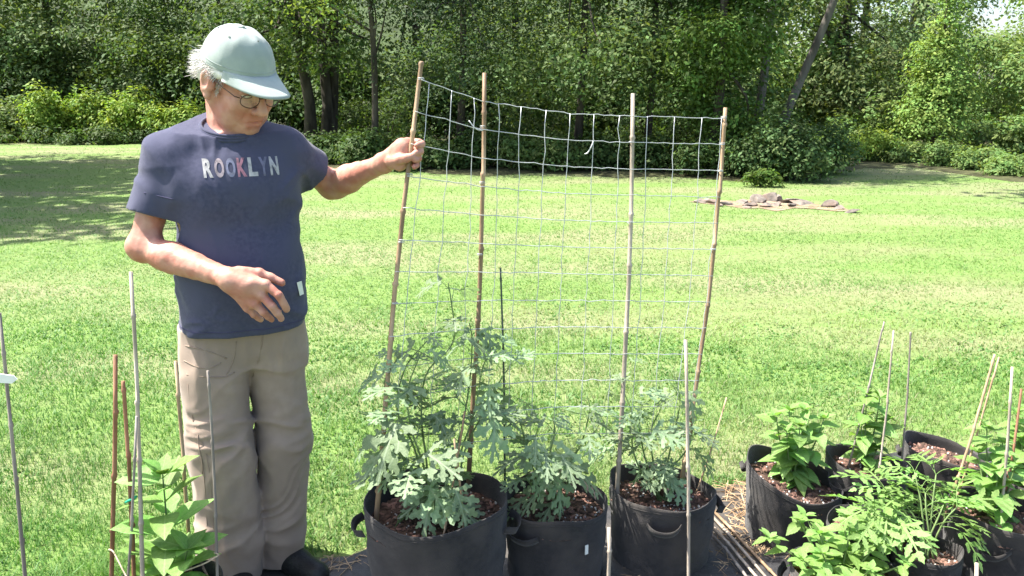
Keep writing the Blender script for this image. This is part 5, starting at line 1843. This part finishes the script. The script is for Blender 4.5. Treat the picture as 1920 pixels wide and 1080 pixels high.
Rl = [(P(400, 610, 2.40), .098, .112), (P(402, 700, 2.375), .094, .112), (P(409, 780, 2.36), .090, .104), (P(416, 850, 2.345), .088, .096), (P(424, 930, 2.345), .089, .098), (P(430, 1010, 2.345), .092, .102), (P(432, 1080, 2.335), .092, .106), (P(432, 1106, 2.33), .090, .104)]
Ll = [(P(503, 598, 2.46), .088, .112), (P(514, 690, 2.465), .083, .108), (P(527, 780, 2.455), .074, .095), (P(531, 850, 2.445), .073, .092), (P(529, 930, 2.45), .070, .090), (P(522, 1010, 2.455), .069, .094), (P(520, 1062, 2.452), .070, .098)]
tr_ = Field((-1.10, 2.10, 0.02), (-0.56, 2.68, 0.97), 0.0046)
tr_.add(loft(leg_rows(Rl), YAW, 2.2), .01)
tr_.add(loft(leg_rows(Ll), YAW, 2.2), .010)
tr_.add(loft([(.76, *bl(0), .155, .110), (.82, *bl(.004), .165, .122), (.88, *bl(.010), .163, .128), (.955, *bl(.012), .160, .126)], YAW, 2.3), .04)


def ridge(n):
    return 1 - np.sqrt((2 * n - 1) ** 2 + .02)


def trouser_folds(x, y, z):
    wx, wz = vnoise(x * 6 + 1, y * 6, z * 5) - .5, vnoise(x * 5 + 9, y * 5 + 4, z * 6) - .5
    f1 = ridge(vnoise(x * 6 + wx * 1.5, z * 13 + wz * 5, y * 6 + 2))
    f2 = ridge(vnoise(x * 10 - z * 6 + 7 + wx * 2, z * 15 - x * 8 + wz * 5, y * 8 + 8))
    f4 = ridge(vnoise(x * 15 + 3 + wx * 3, z * 5 + 2, y * 15 + 1))
    f3 = vnoise(x * 5 + 2, z * 4, y * 5 + 3)
    knee = np.exp(-((z - .50) / .11) ** 2)
    shin = np.exp(-((z - .15) / .14) ** 2)
    hip = np.exp(-((z - .76) / .06) ** 2)
    k = .25 + 1.0 * knee + 1.1 * shin + .5 * hip
    return .010 * f1 ** 2 * k + .009 * f2 ** 2 * k + .006 * f4 ** 2 + .014 * (f3 - .5)


tr_.displace(trouser_folds)
tr_.cut((0, 0, .036), (0, 0, -1))
trousers = obj('trousers', tr_.mesh('trousers', MO), M['trouser'], man)
del tr_
tag(trousers, 'loose khaki cargo trousers creased at the knees')
tb = bvh_of(trousers)
for nm, line, rad in (('pocket_seam', ((336, 646), (365, 652), (400, 662), (425, 672)), .0022), ('pocket_seam', ((350, 702), (380, 706), (420, 707), (440, 698)), .002),
                      ('pocket_seam', ((443, 640), (440, 665), (432, 690), (424, 702)), .0018), ('pocket_seam', ((345, 676), (370, 688), (395, 690), (415, 680)), .0014),
                      ('side_seam', ((352, 720), (362, 790), (376, 850), (384, 910), (388, 980), (390, 1060)), .0012), ('side_seam', ((366, 800), (386, 850), (396, 920), (400, 990), (402, 1060)), .0009),
                      ('fly_seam', ((493, 622), (490, 650), (483, 680), (474, 706)), .0018)):
    hug(tb, [on_surf(tb, *q, off=.0003) for q in line], rad, nm, M['seam'])
# side pocket drawcord toggles and eyelet stitches down the near leg
hug(tb, [on_surf(tb, *q, off=.001) for q in ((371, 815), (374, 840), (378, 862), (380, 890))], .0016, 'pocket_zip', M['seam'])

# ---- shoes
for nm, ank, toe in (('shoe', P(432, 1106, 2.33), np.array((.13, -.17, 0))), ('shoe', P(520, 1062, 2.452), np.array((.17, -.125, 0)))):
    a = np.array((ank[0], ank[1], .045))
    t_ = a + toe
    t_[2] = .04
    sf = Field(np.minimum(a, t_) - .10 - np.array((0, 0, .0)), np.maximum(a, t_) + .10, .005)
    sf.add(cap(a - toe * .35, a + toe * .2, .040, .044), .02)
    sf.add(cap(a + np.array((0, 0, .03)), a + toe * .5, .043, .040), .03)
    sf.add(cap(a + toe * .4, t_, .046, .040), .03)
    sf.cut((0, 0, .022), (0, 0, -1))
    sh_ = obj(nm, sf.mesh(nm, MO), M['shoe'], man)
